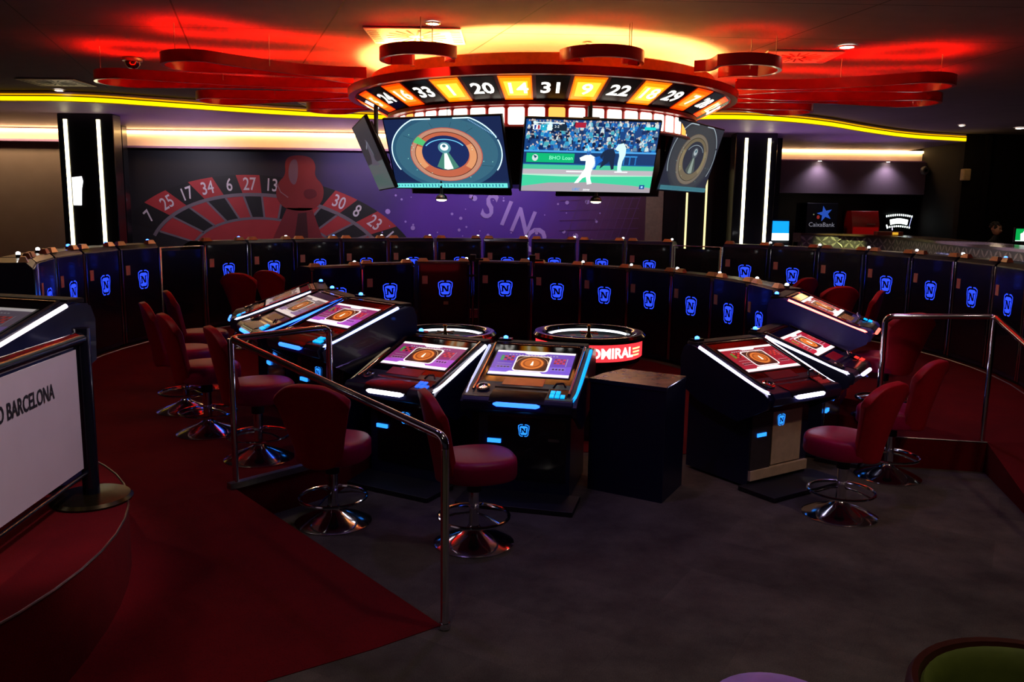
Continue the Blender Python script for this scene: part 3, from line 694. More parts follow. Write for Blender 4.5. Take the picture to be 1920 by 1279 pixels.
st = [((-.223, 4.967, 0), (.95, .30), 'red stool nearest the camera, half behind the near handrail post'),
      ((-1.172, 5.285, 0), (.25, .97), 'red stool seen from behind through the sloping handrail'),
      ((-1.836, 5.875, L1), (.85, .52), 'red stool on the raised carpet just behind the left handrail post'),
      ((-2.454, 6.556, L1), (.82, .57), 'red stool in the left row, second behind the handrail'),
      ((-2.918, 7.281, L1), (.85, .5), 'red stool in the left row, third behind the handrail'),
      ((-3.14, 8.3, L1), (.9, .5), 'red stool at the far end of the left row beside the left gate panel'),
      ((-3.42, 10.8, L1), (.25, .97), 'red stool back under the first blue badges right of the left gate'),
      ((-3.14, 11.28, L1), (.4, .9), 'smaller red stool back rising behind the leftmost roulette terminal'),
      ((2.299, 5.547, 0), (-.62, .78), 'red stool with violet-lit seat in front of the beige door terminal'),
      ((3.018, 6.415, 0), (-.66, .75), 'red stool at the foot of the right carpeted step'),
      ((3.37, 7.40, L1), (-.35, .93), 'red stool with wide back behind the right handrail'),
      ((3.85, 9.42, L1), (-.85, .5), 'red stool turned sideways behind the red-white edge light'),
      ((3.80, 10.05, L1), (-.25, .97), 'red stool back just left of the sideways one, beyond the right terminals'),
      ((3.75, 11.3, L1), (-.6, .8), 'red stool barely showing over the end of the inner machine row'),
      ((-7.9, 13.3, L1), (.6, -.8), 'red stool top beyond the outer ring at far left, before the grey wall')]
p0 = None
for loc, (fx, fy), lb in st:
    if p0 is None: p0 = stool_proto(lb, loc, yawto(fx, fy))
    else: dup(p0, loc, yawto(fx, fy), lb)

# ---------------------------------------------------------------- handrails
def bend(pts, r=.06, n=5):
    P_ = [Vector(p) for p in pts]; out = [P_[0]]
    for a, b_, c in zip(P_, P_[1:], P_[2:]):
        d1 = (a - b_).normalized(); d2 = (c - b_).normalized()
        p1, p2 = b_ + d1 * r, b_ + d2 * r
        for k in range(n + 1):
            u = k / n; out.append(p1 * (1 - u) ** 2 + b_ * 2 * u * (1 - u) + p2 * u * u)
    return out + [P_[-1]]
t = thing('handrail', 'chrome handrail sloping down beside the left red ramp', 'handrail', (-1.79, 5.22, L1))
A, B, C_ = Vector((0, 0, 0)), Vector((.5, .57, 0)), Vector((1.475, -1.35, -L1))
M().tube(bend([B + Vector((0, 0, 0)), B + Vector((0, 0, .985)), A + Vector((0, 0, .985)), C_ + Vector((0, 0, .985)), C_]), .022, CHROME, 12).build('top_rail', t)
M().tube([A, A + Vector((0, 0, .985))], .02, CHROME, 12).build('post', t)
M().lathe([(.028, 0), (.03, .008), (.026, .03)], CHROME, 16, Matrix.Translation(C_ + Vector((0, 0, .004)))).build('floor_flange', t)
d = (B - A); an = math.atan2(d.y, d.x)
M().box((0, 0, .02), (d.length + .1, .05, .04), STEEL, Matrix.Translation((A + B) / 2) @ Matrix.Rotation(an, 4, 'Z')).build('base_bar', t)
t = thing('handrail', 'chrome handrail on the right with a level section over the red step', 'handrail', (3.06, 6.77, L1))
A, B = Vector((0, 0, 0)), Vector((.80, -.16, 0)); C_ = Vector((.45, -1.75, -L1 + .01))
M().tube(bend([A, A + Vector((0, 0, 1.0)), B + Vector((0, 0, 1.03)), C_ + Vector((.0, 0, .98)), C_]), .022, CHROME, 12).build('top_rail', t)
M().tube([B, B + Vector((0, 0, 1.03))], .02, CHROME, 12).build('post', t)

# ---------------------------------------------------------------- barrier banner on the dais
t = thing('cafe_barrier', 'black post and rail barrier with a white banner lettered BARCELONA', 'barrier', (-2.24, 4.27, L2))
dr = Vector((.08, -1, 0)).normalized()
M().lathe([(.2, 0), (.205, .012), (.19, .028), (.05, .04)], mat('brown_metal_foot', '3a3018', .25, .8), 40).build('foot', t)
M().tube([(0, 0, .02), (0, 0, .93)], .042, BLACK, 20).build('post', t)
M().tube([(0, 0, .88), tuple(dr * 1.6 + Vector((0, 0, .88)))], .035, BLACK, 16).build('top_rail', t)
M().tube([(0, 0, .165), tuple(dr * 1.6 + Vector((0, 0, .165)))], .012, BLACK, 10).build('lower_rail', t)
far = dr * 1.6
M().lathe([(.2, 0), (.205, .012), (.19, .028), (.05, .04)], MATTE, 32, Matrix.Translation(far)).build('foot', t)
M().tube([tuple(far + Vector((0, 0, .02))), tuple(far + Vector((0, 0, .93)))], .042, BLACK, 16).build('post', t)
rt = -dr; nrm = Vector((rt.y, -rt.x, 0))
cen = dr * .80 + Vector((0, 0, .515)) + nrm * .0
bn = M(); 
Tm = Matrix((( rt.x, nrm.x, 0, cen.x), (rt.y, nrm.y, 0, cen.y), (0, 0, 1, cen.z), (0, 0, 0, 1)))
bn.box((0, 0, 0), (1.44, .006, .63), mat('white_banner_vinyl', 'c4b4b8', .3, 0, .04, 4), Tm); bo = bn.build('banner', t)
g = G(cen + nrm * .006, rt, (0, 0, 1), eps=.001); g.text('O BARCELONA', .80 - .61, .155, .105, mat('banner_ink', '14101a', .7), 0, .72, .02)
g.build('lettering', bo, smooth=False)

# ---------------------------------------------------------------- hanging roulette chandelier
CX, CY = .31, 10.14
ch = thing('roulette_chandelier', 'huge red ceiling fixture shaped as a roulette wheel with lit number panels', 'chandelier', (CX, CY, 2.9))
zb = -2.9
def ring_m(prof, mt, n=96): return M().lathe([(r, z + zb) for r, z in prof], mt, n, cap=False)
ring_m([(2.24, 3.31), (2.25, 3.39), (2.18, 3.39), (2.17, 3.31), (2.24, 3.31)], REDP).build('upper_rim', ch)
ring_m([(1.80, 3.125), (1.80, 3.09), (1.70, 3.085), (1.70, 3.12)], REDF).build('lower_rim', ch)
ring_m([(1.74, 2.905), (1.755, 2.885), (1.72, 2.87), (1.70, 2.89), (1.74, 2.905)], REDF).build('window_sill_ring', ch)
ring_m([(2.16, 3.335), (1.70, 3.15), (.05, 3.30), (.05, 3.34), (1.70, 3.20)], mat('fixture_inner_black', '1a0a06', .5)).build('inner_cone', ch)
seq = [5, 24, 16, 33, 1, 20, 14, 31, 9, 22, 18, 29, 7, 28, 12, 35, 3, 26, 0, 32, 15, 19, 4, 21, 2, 25, 17, 34, 6, 27, 13, 36, 11, 30, 8, 23, 10]
reds = {1, 3, 5, 7, 9, 12, 14, 16, 18, 19, 21, 23, 25, 27, 30, 32, 34, 36}
dphi = 2 * PI / 37
for k, nmb in enumerate(seq):
    a = (k - 7) * dphi + .018; D = Vector((sin(a), -cos(a), 0)); Tn = Vector((cos(a), sin(a), 0))
    pt = D * 2.15 + Vector((0, 0, 3.315 + zb)); pb = D * 1.79 + Vector((0, 0, 3.13 + zb)); up = (pt - pb); H_ = up.length; up = up.normalized()
    g = G((pt + pb) / 2, Tn, up, eps=.003)
    wt, wb = 2.15 * math.tan(dphi / 2) - .008, 1.79 * math.tan(dphi / 2) - .006; h = H_ / 2
    def trap(f, mt, fy=None): fy = fy or f; g.poly([(-wb * f, -h * fy), (wb * f, -h * fy), (wt * f, h * fy), (-wt * f, h * fy)], mt)
    trap(1.06, REDF); g.lay()
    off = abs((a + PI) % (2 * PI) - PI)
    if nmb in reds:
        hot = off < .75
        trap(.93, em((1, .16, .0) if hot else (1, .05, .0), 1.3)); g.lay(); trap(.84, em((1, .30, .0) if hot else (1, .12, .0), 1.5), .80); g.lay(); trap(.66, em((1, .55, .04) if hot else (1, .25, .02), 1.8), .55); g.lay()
        g.text(str(nmb), 0, 0, .23, em('fff6d0', 2.2), 0, 1.0, .022)
    elif nmb == 0:
        trap(.93, em('10a030', .8)); g.lay(); g.text('0', 0, 0, .24, em('ffffff', 2.5), 0, 1, .02)
    else:
        trap(.93, mat('black_acrylic', '1c1210', .25)); g.lay(); g.text(str(nmb), 0, 0, .23, em('fffaf0', 3.0), 0, 1.0, .022)
    g.build('number_panel', ch, smooth=False)
NW = 54
win = M(); fr = M()
for k in range(NW):
    a0 = 2 * PI * (k + .09) / NW; a1 = 2 * PI * (k + .91) / NW; ac = (a0 + a1) / 2
    D = Vector((sin(ac), -cos(ac), 0)); Tn = Vector((cos(ac), sin(ac), 0)); hw = 1.73 * sin((a1 - a0) / 2)
    g = G(D * 1.725 + Vector((0, 0, 2.99 + zb)), Tn, (0, 0, 1))
    P_ = []
    for cx_, cy_, s0 in ((hw - .02, .065, 0), (-hw + .02, .065, PI / 2), (-hw + .02, -.065, PI), (hw - .02, -.065, 1.5 * PI)):
        P_ += [(cx_ + .02 * cos(s0 + PI / 2 * j / 4), cy_ + .02 * sin(s0 + PI / 2 * j / 4)) for j in range(5)]
    g.poly(P_, em('fff6e4', 3.0) if k % 9 else em('ffb050', 1.6)); g.build('light_window', ch, smooth=False)
ring_m([(1.715, 2.89), (1.715, 3.11), (1.70, 3.11), (1.70, 2.89), (1.715, 2.89)], REDF).build('window_frame', ch)
M().tube([(1.84 * cos(2 * PI * k / 64), 1.84 * sin(2 * PI * k / 64), 3.395 + zb) for k in range(64)], .04, em((1, .42, .09), 330), 8, True).build('warm_light_ring', ch)
ring_m([(1.95, 3.33), (1.95, 3.545), (1.965, 3.555), (1.98, 3.545), (1.98, 3.33)], mat('orange_tube', 'd86a28', .3)).build('upper_tube', ch)
# petals: upright ribbons bent into long keyhole loops, red light on top
PETG = em((1, .012, .0), 16)
PROF = ((1, -.045), (1, .062), (.8, .062), (.8, .045), (-.8, .045), (-.8, .062), (-1, .062), (-1, -.045))
def petal(az, rt_, wb_, neck, L0=2.22, zc=3.44, mg=16):
    D = Vector((sin(az), -cos(az), 0)); Tn = Vector((cos(az), sin(az), 0)); n_ = 14
    side_ = []
    for i in range(n_ + 1):
        u = i / n_; r = L0 + (rt_ - wb_ - L0) * u
        ww = neck + (.24 - neck) * max(0, 1 - u * 2.2) ** 2 + (wb_ - neck) * max(0, (u - .35) / .65) ** 1.5
        side_.append((r, ww))
    tip = [(rt_ - wb_ + wb_ * sin(b2), wb_ * cos(b2)) for b2 in [PI * k / 16 for k in range(1, 16)]]
    path = side_ + tip + [(r, -ww) for r, ww in reversed(side_)]
    vs = []; n2 = len(path)
    for i, (r, s_) in enumerate(path):
        a_1 = Vector(path[max(0, i - 1)]); b_1 = Vector(path[min(n2 - 1, i + 1)]); tt = (b_1 - a_1).normalized(); nn = Vector((-tt.y, tt.x)) * .02
        for (dd, zz) in PROF:
            p = D * (r + nn.x * dd) + Tn * (s_ + nn.y * dd); vs.append((p.x, p.y, zc + zb + zz))
    fs = [(8 * i + k, 8 * i + (k + 1) % 8, 8 * i + 8 + (k + 1) % 8, 8 * i + 8 + k) for i in range(n2 - 1) for k in range(8)]
    pe = M().add(vs, fs, REDP).build('petal', ch)
    vs = []
    for i, (r, s_) in enumerate(path):
        a_1 = Vector(path[max(0, i - 1)]); b_1 = Vector(path[min(n2 - 1, i + 1)]); tt = (b_1 - a_1).normalized(); nn = Vector((-tt.y, tt.x)) * .014
        for dd in (1, -1):
            p = D * (r + nn.x * dd) + Tn * (s_ + nn.y * dd); vs.append((p.x, p.y, zc + zb + .0465))
    M().add(vs, [(2 * i, 2 * i + 1, 2 * i + 3, 2 * i + 2) for i in range(n2 - 1)], em((1, .004, .0), mg * 6.5)).build('top_light', pe)
    for rr_ in ([rt_ - .1, (rt_ + L0) / 2]):
        p = D * rr_ + Tn * (wb_ * .5)
        M().tube([(p.x, p.y, zc + zb), (p.x, p.y, ZC + zb)], .004, STEEL, 5).build('suspension_wire', pe)
dg_ = PI / 180
for az, rt_, wb_, nk, mg in [(-62, 4.15, .34, .07, 26), (-82, 4.95, .36, .07, 24), (-102, 4.45, .34, .07, 14), (-122, 3.7, .32, .07, 10), (-29.5, 2.78, .37, .2, 6), (13, 2.52, .38, .2, 5), (46, 2.95, .38, .2, 8),
                    (74, 4.4, .34, .07, 22), (92, 4.75, .34, .07, 12), (110, 3.8, .32, .07, 10), (150, 3.4, .32, .07, 6), (-155, 3.4, .32, .07, 6)]:
    petal(az * dg_, rt_, wb_, nk, zc=3.44 if abs(az) > 50 else 3.47, mg=mg)
for a in (-.9, -.42, .12, .62, 1.1, 2.3, 3.4, 4.4):
    x, y = 1.5 * sin(a), -1.5 * cos(a)
    M().tube([(x, y, 3.2 + zb), (x, y, 2.55 + zb)], .028, mat('dark_bracket', '1a100e', .4, .4), 8).build('drop_pole', ch)
M().lathe([(.9, 2.35 + zb), (.9, 3.15 + zb)], mat('core_brown', '3c2214', .3, .2), 24).build('core', ch)
M().lathe([(.06, 3.3 + zb), (.06, ZC + zb)], STEEL, 12).build('hanger', ch)
# ---------------------------------------------------------------- televisions
def tv(label, c, yaw, tilt, W, art, grp='televisions under the roulette chandelier'):
    H = W * 9 / 16
    t = thing('television', label, 'television', c, 0, grp)
    Rm = Matrix.Rotation(yaw, 4, 'Z') @ Matrix.Rotation(tilt, 4, 'X')
    M().box((0, .02, 0), (W, .04, H), MATTE, Rm).build('bezel', t, bevel=.006)
    M().box((0, .055, -.04), (W * .7, .05, H * .6), TVB, Rm).build('back_cover', t, bevel=.01)
    M().box((0, .11, .1), (.16, .08, .5), MATTE, Rm).build('wall_bracket', t)
    M().tube([tuple((Rm @ Vector((0, .14, .2)))), tuple(Rm @ Vector((0, .14, .2)) + Vector((0, 0, .45)))], .025, MATTE, 8).build('drop_arm', t)
    r = (Rm @ Vector((1, 0, 0))); u = (Rm @ Vector((0, 0, 1)))
    g = G(Rm @ Vector((0, -.0015, 0)), r, u, eps=.0012)
    art(g, W - .03, H - .03); g.build('screen_image', t, smooth=False)
    return t
def art_wheel(g, W, H, k=1.0, grey=False):
    c = (lambda s, x=1.0: em(s, x * k))
    g.rect(-W / 2, -H / 2, W / 2, H / 2, c('1a2850' if not grey else '2c3040', 1)); g.lay()
    cx_, cy_ = 0, .02 * H; rx, ry = W * .475, H * .62
    def clipdisc(rx, ry, mt, cy2=cy_):
        P_ = []
        for i in range(72):
            a = 2 * PI * i / 72; x, y = cx_ + rx * cos(a), cy2 + ry * sin(a)
            P_.append((max(-W / 2, min(W / 2, x)), max(-H / 2, min(H / 2, y))))
        g.poly(P_, mt); g.lay()
    clipdisc(rx, ry * .86, c('2f5a76' if not grey else '3c4048'))
    clipdisc(rx * .93, ry * .78, c('3a6a80' if not grey else '464a50'))
    for a0, a1 in ((.35, 1.35), (1.75, 3.6), (-.5, .3)):
        pts = []
        for i in range(25):
            a = a0 + (a1 - a0) * i / 24; pts.append((cx_ + rx * 1.0 * cos(a), min(H / 2 - .005, cy_ + ry * .89 * sin(a))))
        g.line(pts, .012, c('c8f0ff' if not grey else 'a0b0b8', 1.6))
    g.lay()
    wc = ['c89078', '5a2c20', 'c8684a', 'e09868'] if not grey else ['8a8070', '3c382c', '84785e', '988a68']
    g.disc(.0, -.01, rx * .66, ry * .62, c('c0574a' if not grey else '6a5c50')); g.lay(); g.disc(0, -.01, rx * .645, ry * .605, c(wc[0])); g.lay(); g.disc(0, -.01, rx * .57, ry * .53, c(wc[1])); g.lay(); g.disc(0, -.01, rx * .555, ry * .515, c(wc[2])); g.lay()
    g.ring(0, -.01, rx * .555, ry * .515, .78, c(wc[3], 1.1), -.7, .5); g.ring(0, -.01, rx * .555, ry * .515, .78, c(wc[3], 1.1), 2.7, 3.8)
    if not grey: g.lay(); g.ring(0, -.01, rx * .65, ry * .61, .66, c('58c878'), 2.35, 2.62); g.lay()
    g.lay(); g.disc(0, .01, rx * .43, ry * .40, c('1c2c60' if not grey else '363a48')); g.lay()
    g.poly([(-.02 * W, .02 * H), (.03 * W, .02 * H), (.10 * W, -.19 * H), (.05 * W, -.225 * H), (-.03 * W, -.225 * H), (-.09 * W, -.18 * H)], c('4a8878' if not grey else '5a6660')); g.lay()
    g.poly([(-.008 * W, .02 * H), (.012 * W, .02 * H), (.05 * W, -.21 * H), (.0, -.225 * H), (-.03 * W, -.21 * H)], c('e0ffe8' if not grey else '8a9a90', 1.5))
    g.ring(0, .02, rx * .40, ry * .30, .94, c('70c8f0' if not grey else '90a0a8', 1.2), .5, 2.6); g.lay()
    g.disc(0, .09 * H, .055 * W, .08 * H, c('5a98a8' if not grey else '606c74')); g.lay(); g.disc(0, .10 * H, .035 * W, .05 * H, c('e8ffff' if not grey else 'a8b4b8', 1.5)); g.lay(); g.disc(0, .115 * H, .016 * W, .022 * H, c('3c7080'))
    rg = random.Random(2)
    for i in range(14):
        a = rg.random() * 6.28; f = .5 + rg.random() * .38; g.disc(rx * f * cos(a), ry * f * .8 * sin(a), .004, .004, c('b0ffe8', 1.3), 6)
    for a in (.9, 1.35, 1.8, 2.5, -.4, -1.9): g.line([(rx * .68 * cos(a), -.01 + ry * .64 * sin(a)), (rx * .9 * cos(a), ry * .74 * sin(a))], .003, c('1c3c50'))
    if not grey:
        for i in range(20): x = W * (.24 + .011 * i); y = H * (.47 - .0125 * i); g.rect(x, y - .006, x + .005, y + .008, c('a0d0ff', 1.2))
    g.lay(); g.rect(-W * .49, -H * .49, W * .49, -H * .425, c('70e8e0' if not grey else '4a8a98', 1.1)); g.lay()
    for i in range(34):
        x = -W * .47 + i * W * .0277; hh = H * (.02 + .025 * rg.random()); g.rect(x, -H * .455 - hh / 2, x + W * .012, -H * .455 + hh / 2, c('3890a8' if not grey else '3a7888'))
def art_ball(g, W, H):
    rg = random.Random(11); k = 1.15
    def R(x0, y0, x1, y1, c, s=1.0): g.rect(-W / 2 + x0 * W, H / 2 - y1 * H, -W / 2 + x1 * W, H / 2 - y0 * H, em(c, s * k))
    def P(x, y): return (-W / 2 + x * W, H / 2 - y * H)
    R(0, 0, 1, 1, '18407a'); g.lay()
    for i in range(420):     # the crowd: heads, hats and shoulders
        x, y = rg.random(), rg.random() * .42; s_ = .012 + rg.random() * .012
        col = rg.choice(['1c58b0', '10306a', '2a88d8', '0c2448', '8fd0e8', 'd8f0f4', '3aa8d8', '203868', '50b8c8', '182040', '6a90b0', '1a78d0'])
        X, Y = P(x, y); X = max(-W / 2 + .03, min(W / 2 - .03, X)); Y = max(H / 2 - .43 * H, min(H / 2 - .03, Y))
        g.poly([(X - s_, Y - s_ * 1.1), (X + s_, Y - s_ * 1.1), (X + s_ * .8, Y + s_ * .4), (X, Y + s_), (X - s_ * .8, Y + s_ * .4)], em(col, .9)); g.disc(X, Y + s_ * 1.1, s_ * .45, s_ * .5, em(rg.choice(['e8d0c0', 'c8b0a8', 'f0e8e0']), .85), 8)
        g.L += .02
    g.lay()
    R(0, .415, 1, .44, '4aa0e0'); R(0, .44, 1, .60, '18386a'); g.lay()
    R(.02, .455, .38, .585, '10b070', 1.05); g.lay(); g.text('BHO Loan', -W * .22, H / 2 - .52 * H, .055, em('90ffd0', 1.2)); g.disc(*P(.085, .52), .03, .035, em('d8e8e8', 1), 16); g.lay(); g.poly([P(.07, .48), P(.10, .50), P(.085, .53)], em('18506a', 1))
    for i in range(3): g.line([P(.76 + .045 * i, .60), P(.76 + .045 * i, .47)], .012, em('2a80c8', 1))
    g.line([P(.75, .48), P(.86, .48)], .014, em('3a98e0', 1))
    R(0, .60, 1, .615, '1a5a9a'); R(0, .615, 1, .68, '48c098'); R(0, .68, 1, .75, 'b8b0b8', 1.0); R(0, .75, 1, .93, '40c898', 1.05); g.lay()
    g.poly([P(0, .93), P(.2, .875), P(.5, .86), P(.85, .90), P(1, .93), P(1, 1), P(0, 1)], em('a8a0a8', 1.1)); g.poly([P(.0, .75), P(0, .765), P(.3, .78), P(.6, .775), P(1, .76), P(1, .75)], em('c0f0d8', 1.0)); g.lay()
    R(.33, .70, .50, .715, 'e8e8f0', 1.3); R(.70, .695, .80, .71, 'e8e8f0', 1.3)
    # pitcher
    wh = em('e8fff4', 1.5); g.poly([P(.46, .47), P(.50, .46), P(.54, .50), P(.545, .62), (P(.52, .70)), P(.52, .80), P(.535, .88), P(.50, .89), P(.485, .78), P(.46, .80), P(.43, .87), P(.40, .875), P(.44, .76), P(.47, .66), P(.47, .55), P(.43, .55), P(.42, .51)], wh); g.disc(*P(.485, .435), .022, .026, em('2a60b0', 1.1), 12); g.poly([P(.475, .43), P(.49, .42), P(.48, .33), P(.47, .33)], em('80e0ff', 1.2))
    # umpire, batter, catcher
    g.poly([P(.62, .38), P(.67, .37), P(.69, .45), P(.685, .52), P(.69, .66), P(.67, .67), P(.65, .55), P(.60, .63), P(.58, .66), P(.60, .53), P(.60, .47), P(.58, .53), P(.565, .53), P(.59, .42)], em('1c2c48', 1)); g.disc(*P(.635, .34), .02, .024, em('3a4858', 1), 10)
    g.poly([P(.70, .31), P(.74, .29), P(.765, .36), P(.765, .46), P(.75, .54), P(.745, .66), P(.76, .70), P(.72, .70), (P(.715, .58)), P(.72, .47), P(.71, .40), P(.68, .38)], em('c8f0f0', 1.3)); g.disc(*P(.705, .27), .02, .024, em('203c70', 1), 10); g.line([P(.69, .31), P(.70, .08)], .008, em('101830', 1))
    g.poly([P(.53, .50), P(.57, .48), P(.60, .54), P(.56, .60), P(.55, .67), P(.52, .67), P(.54, .58)], em('1a68c8', 1))
    g.lay()
    R(.05, .03, .28, .045, 'd0e8f0', 1.2); R(.05, .065, .105, .13, 'd8e8f8', 1.2); R(.11, .06, .15, .14, '20a8c8'); R(.155, .06, .19, .14, 'c8f8f8', 1.3); R(.195, .06, .30, .14, '182838'); g.lay()
    g.text('2-2', *P(.225, .085), .035, em('e8f8ff', 1.2)); g.disc(*P(.125, .085), .007, .007, em('d8ffff', 1.2), 8); g.poly([P(.06, .07), P(.075, .07), P(.07, .125), P(.06, .125)], em('1a3c98', 1)); g.poly([P(.085, .07), P(.1, .07), P(.1, .12), P(.085, .125)], em('c03040', .9))
    R(.88, .06, .965, .10, '10c8c8', 1.1); R(.36, .02, .44, .09, 'b02038', .9); R(.91, .885, .95, .945, '184890'); g.lay(); R(.922, .90, .938, .93, 'a0d8ff')
    g.text('UEC', *P(.42, .965), .04, em('3090e0', 1.2), 0, 1, .01, .2); g.text('zone', *P(.50, .965), .035, em('f0f4f4', 1.3), 0, 1, .01, .2)
def art_dim(g, W, H):
    g.rect(-W / 2, -H / 2, W / 2, H / 2, em('2c3840', .7)); g.lay(); g.rect(-W / 2, -H / 2, W / 2, -H * .1, em('5a6a6c', .7)); g.rect(-W / 2, -H * .46, W / 2, -H * .28, em('3c5a50', .8))
    g.lay(); g.poly([(-.3, -.1), (-.1, .0), (0, .2), (.1, .18), (.15, -.05), (.4, -.12)], em('5c5c6c', .7)); g.line([(-.2, .1), (.1, .16), (.2, .0)], .02, em('8c94a4', .7))
def art_off(g, W, H): g.rect(-W / 2, -H / 2, W / 2, H / 2, em('203050', .8)); g.lay(); g.disc(0, 0, W * .3, H * .4, em('6a4030', .8))
tv('television tilted down showing a copper roulette wheel, front left under the chandelier', (-.70, 8.70, 2.634), -.40, .37, 1.35, art_wheel)
tv('television tilted down showing a baseball game, front right under the chandelier', (.742, 8.374, 2.601), .133, .444, 1.35, art_ball)
tv('television seen almost edge-on at the left end of the screen cluster', (-1.607, 9.594, 2.652), -1.296, .414, 1.43, art_dim)
tv('television with a dim grey roulette wheel at the right end of the screen cluster', (2.06, 9.855, 2.69), .985, .30, 1.43, lambda g, W, H: art_wheel(g, W, H, .7, True))
tv('television facing away at the rear left of the chandelier', (-.75, 11.45, 2.64), PI + .45, .4, 1.43, art_off)
tv('television facing away at the rear right of the chandelier', (1.3, 11.5, 2.64), PI - .4, .4, 1.43, art_off)

# ---------------------------------------------------------------- ceiling fittings
def downlight(x, y, z, lb, r=.06):
    t = thing('ceiling_downlight', lb, 'downlight', (x, y, z))
    M().lathe([(r * 1.35, 0), (r * 1.35, -.008), (r, -.012), (r, .0)], STEEL, 20, cap=False).build('trim_ring', t)
    M().lathe([(r, -.006), (r * .6, -.015)], em('fff4dc', 14), 16).build('lens', t)
for x, y, z, lb, r in [(-.76, 7.95, ZC, 'small bright recessed ceiling lamp just above the left grille', .05), (3.34, 8.76, ZC, 'bright recessed ceiling lamp at upper right above the red petals', .07),
                    (6.0, 12.61, ZC, 'recessed ceiling lamp right of the longest right petal', .07), (-6.79, 13.08 - .3, ZC, 'recessed ceiling lamp just before the yellow cove at left', .06),
                    (-2.88, 13.6, ZC, 'tiny recessed lamp left of the chandelier under the petals', .06), (8.3, 15.9, ZC, 'small recessed lamp above the right end of the yellow cove', .05), (9.58, 16.23, ZC, 'recessed ceiling lamp at the far right edge', .08),
                    (7.15, 19.9, 3.33, 'lamp under the right cove, left of the pair', .05), (8.75, 19.9, 3.33, 'lamp under the right cove, right of the pair', .05)]:
    downlight(x, y, z, lb, r)
def grille(x, y, lb, s=.92, rz=0, z=ZC, mt=None):
    t = thing('air_diffuser', lb, 'air vent', (x, y, z), rz, 'square swirl air diffusers')
    M().box((0, 0, -.004), (s, s * .8, .012), mat('diffuser_plate', 'b8a8a0', .45)).build('plate', t)
    q_ = M()
    for k in range(16):
        a = 2 * PI * (k + .5) / 16; c_, s_ = cos(a), sin(a); T = Matrix.Rotation(a, 4, 'Z')
        q_.box((s * .20, 0, -.011), (s * .24, .022, .003), MATTE, T)
    for sx_ in (-1, 1):
        for k in range(7): q_.box((sx_ * s * .43, -.24 + k * .08, -.011), (s * .1, .012, .003), MATTE)
    q_.build('slots', t)
grille(-.98, 8.53, 'square swirl grille glowing orange above the front left petal'); grille(3.03, 9.35, 'square swirl grille lit red at right of the chandelier', .8)
grille(-6.4, 12.0, 'square swirl grille at left near the yellow cove', .8); grille(-3.1, 14.1, 'square swirl grille close behind the left petals', .8)
t = thing('dome_camera', 'dark glass dome camera on the ceiling over the left petals', 'security camera', (-4.45, 10.03, ZC))
M().lathe([(.11, 0), (.11, -.03), (.09, -.035)], STEEL, 24).build('housing', t); M().lathe([(.085, -.03), (.08, -.07), (.05, -.105), (.01, -.115)], BLACK, 24).build('dome', t)
for x, lb in [(-.76, 'small round lamp hanging under the left front television'), (.86, 'small round lamp hanging under the baseball television')]:
    t = thing('spot_lamp', lb, 'lamp', (x, 8.85, 2.16)); M().lathe([(.012, .42), (.016, .07)], STEEL, 10).build('stem', t)
    M().lathe([(.02, .07), (.05, .05), (.062, .02), (.06, .012)], STEEL, 20).build('shade', t); M().lathe([(.058, .022), (.05, .0), (.02, -.008)], em('fff0d0', 3.5), 20).build('bulb', t)
    M().tube([(0, 0, .40), (0, -.36 if x > 0 else -.02, .42)], .012, MATTE, 6).build('arm', t)
t = thing('sprinkler_head', 'tiny pale sprinkler above the front middle petal', 'sprinkler', (.72, 8.75, ZC)); M().lathe([(.05, 0), (.05, -.006), (.015, -.012), (.015, -.04), (.03, -.045)], STEEL, 14).build('fitting', t)

# ---------------------------------------------------------------- bar and background
BARP = [(6.45, 19.0), (7.3, 18.7), (7.9, 17.4), (7.6, 15.8), (7.2, 14.0), (6.9, 12.3), (6.65, 10.6), (6.6, 9.6)]
BARP = [BARP[0]] + smoothp(BARP[1:], 2)
PAT = bpy.data.materials.new('silver_star_pattern'); PAT.use_nodes = True; n = PAT.node_tree.nodes; l = PAT.node_tree.links; b = n['Principled BSDF']
b.inputs['Metallic'].default_value = .3; b.inputs['Roughness'].default_value = .35
t = thing('bar_counter', 'long curved bar counter faced with silver star pattern, right background', 'bar counter', (7.2, 14, L1))
vsf = []; n_ = len(BARP); q_ = M(); acc = 0; dist = [0]
for a, b2 in zip(BARP, BARP[1:]): acc += math.hypot(b2[0] - a[0], b2[1] - a[1]); dist.append(acc)
b.inputs['Base Color'].default_value = (*lin('8886a0'), 1)
for p in BARP: vsf += [(p[0] - 7.2, p[1] - 14, 0), (p[0] - 7.2, p[1] - 14, 1.37), (p[0] + .6 - 7.2, p[1] + .1 - 14, 1.37), (p[0] + .6 - 7.2, p[1] + .1 - 14, 0)]
q_.add(vsf, [(4 * i + k, 4 * i + (k + 1) % 4, 4 * i + 4 + (k + 1) % 4, 4 * i + 4 + k) for i in range(n_ - 1) for k in range(4)] + [(0, 1, 2, 3), tuple(4 * (n_ - 1) + k for k in (3, 2, 1, 0))], PAT).build('body', t, smooth=False)
vsf = []
for p in BARP: vsf += [(p[0] - .08 - 7.2, p[1] - 14, 1.37), (p[0] - .08 - 7.2, p[1] - 14, 1.41), (p[0] + .7 - 7.2, p[1] + .1 - 14, 1.41), (p[0] + .7 - 7.2, p[1] + .1 - 14, 1.37)]
M().add(vsf, [(4 * i + k, 4 * i + (k + 1) % 4, 4 * i + 4 + (k + 1) % 4, 4 * i + 4 + k) for i in range(n_ - 1) for k in range(4)] + [(0, 1, 2, 3), tuple(4 * (n_ - 1) + k for k in (3, 2, 1, 0))], mat('counter_top', '6c5450', .2)).build('counter_top', t, smooth=False)
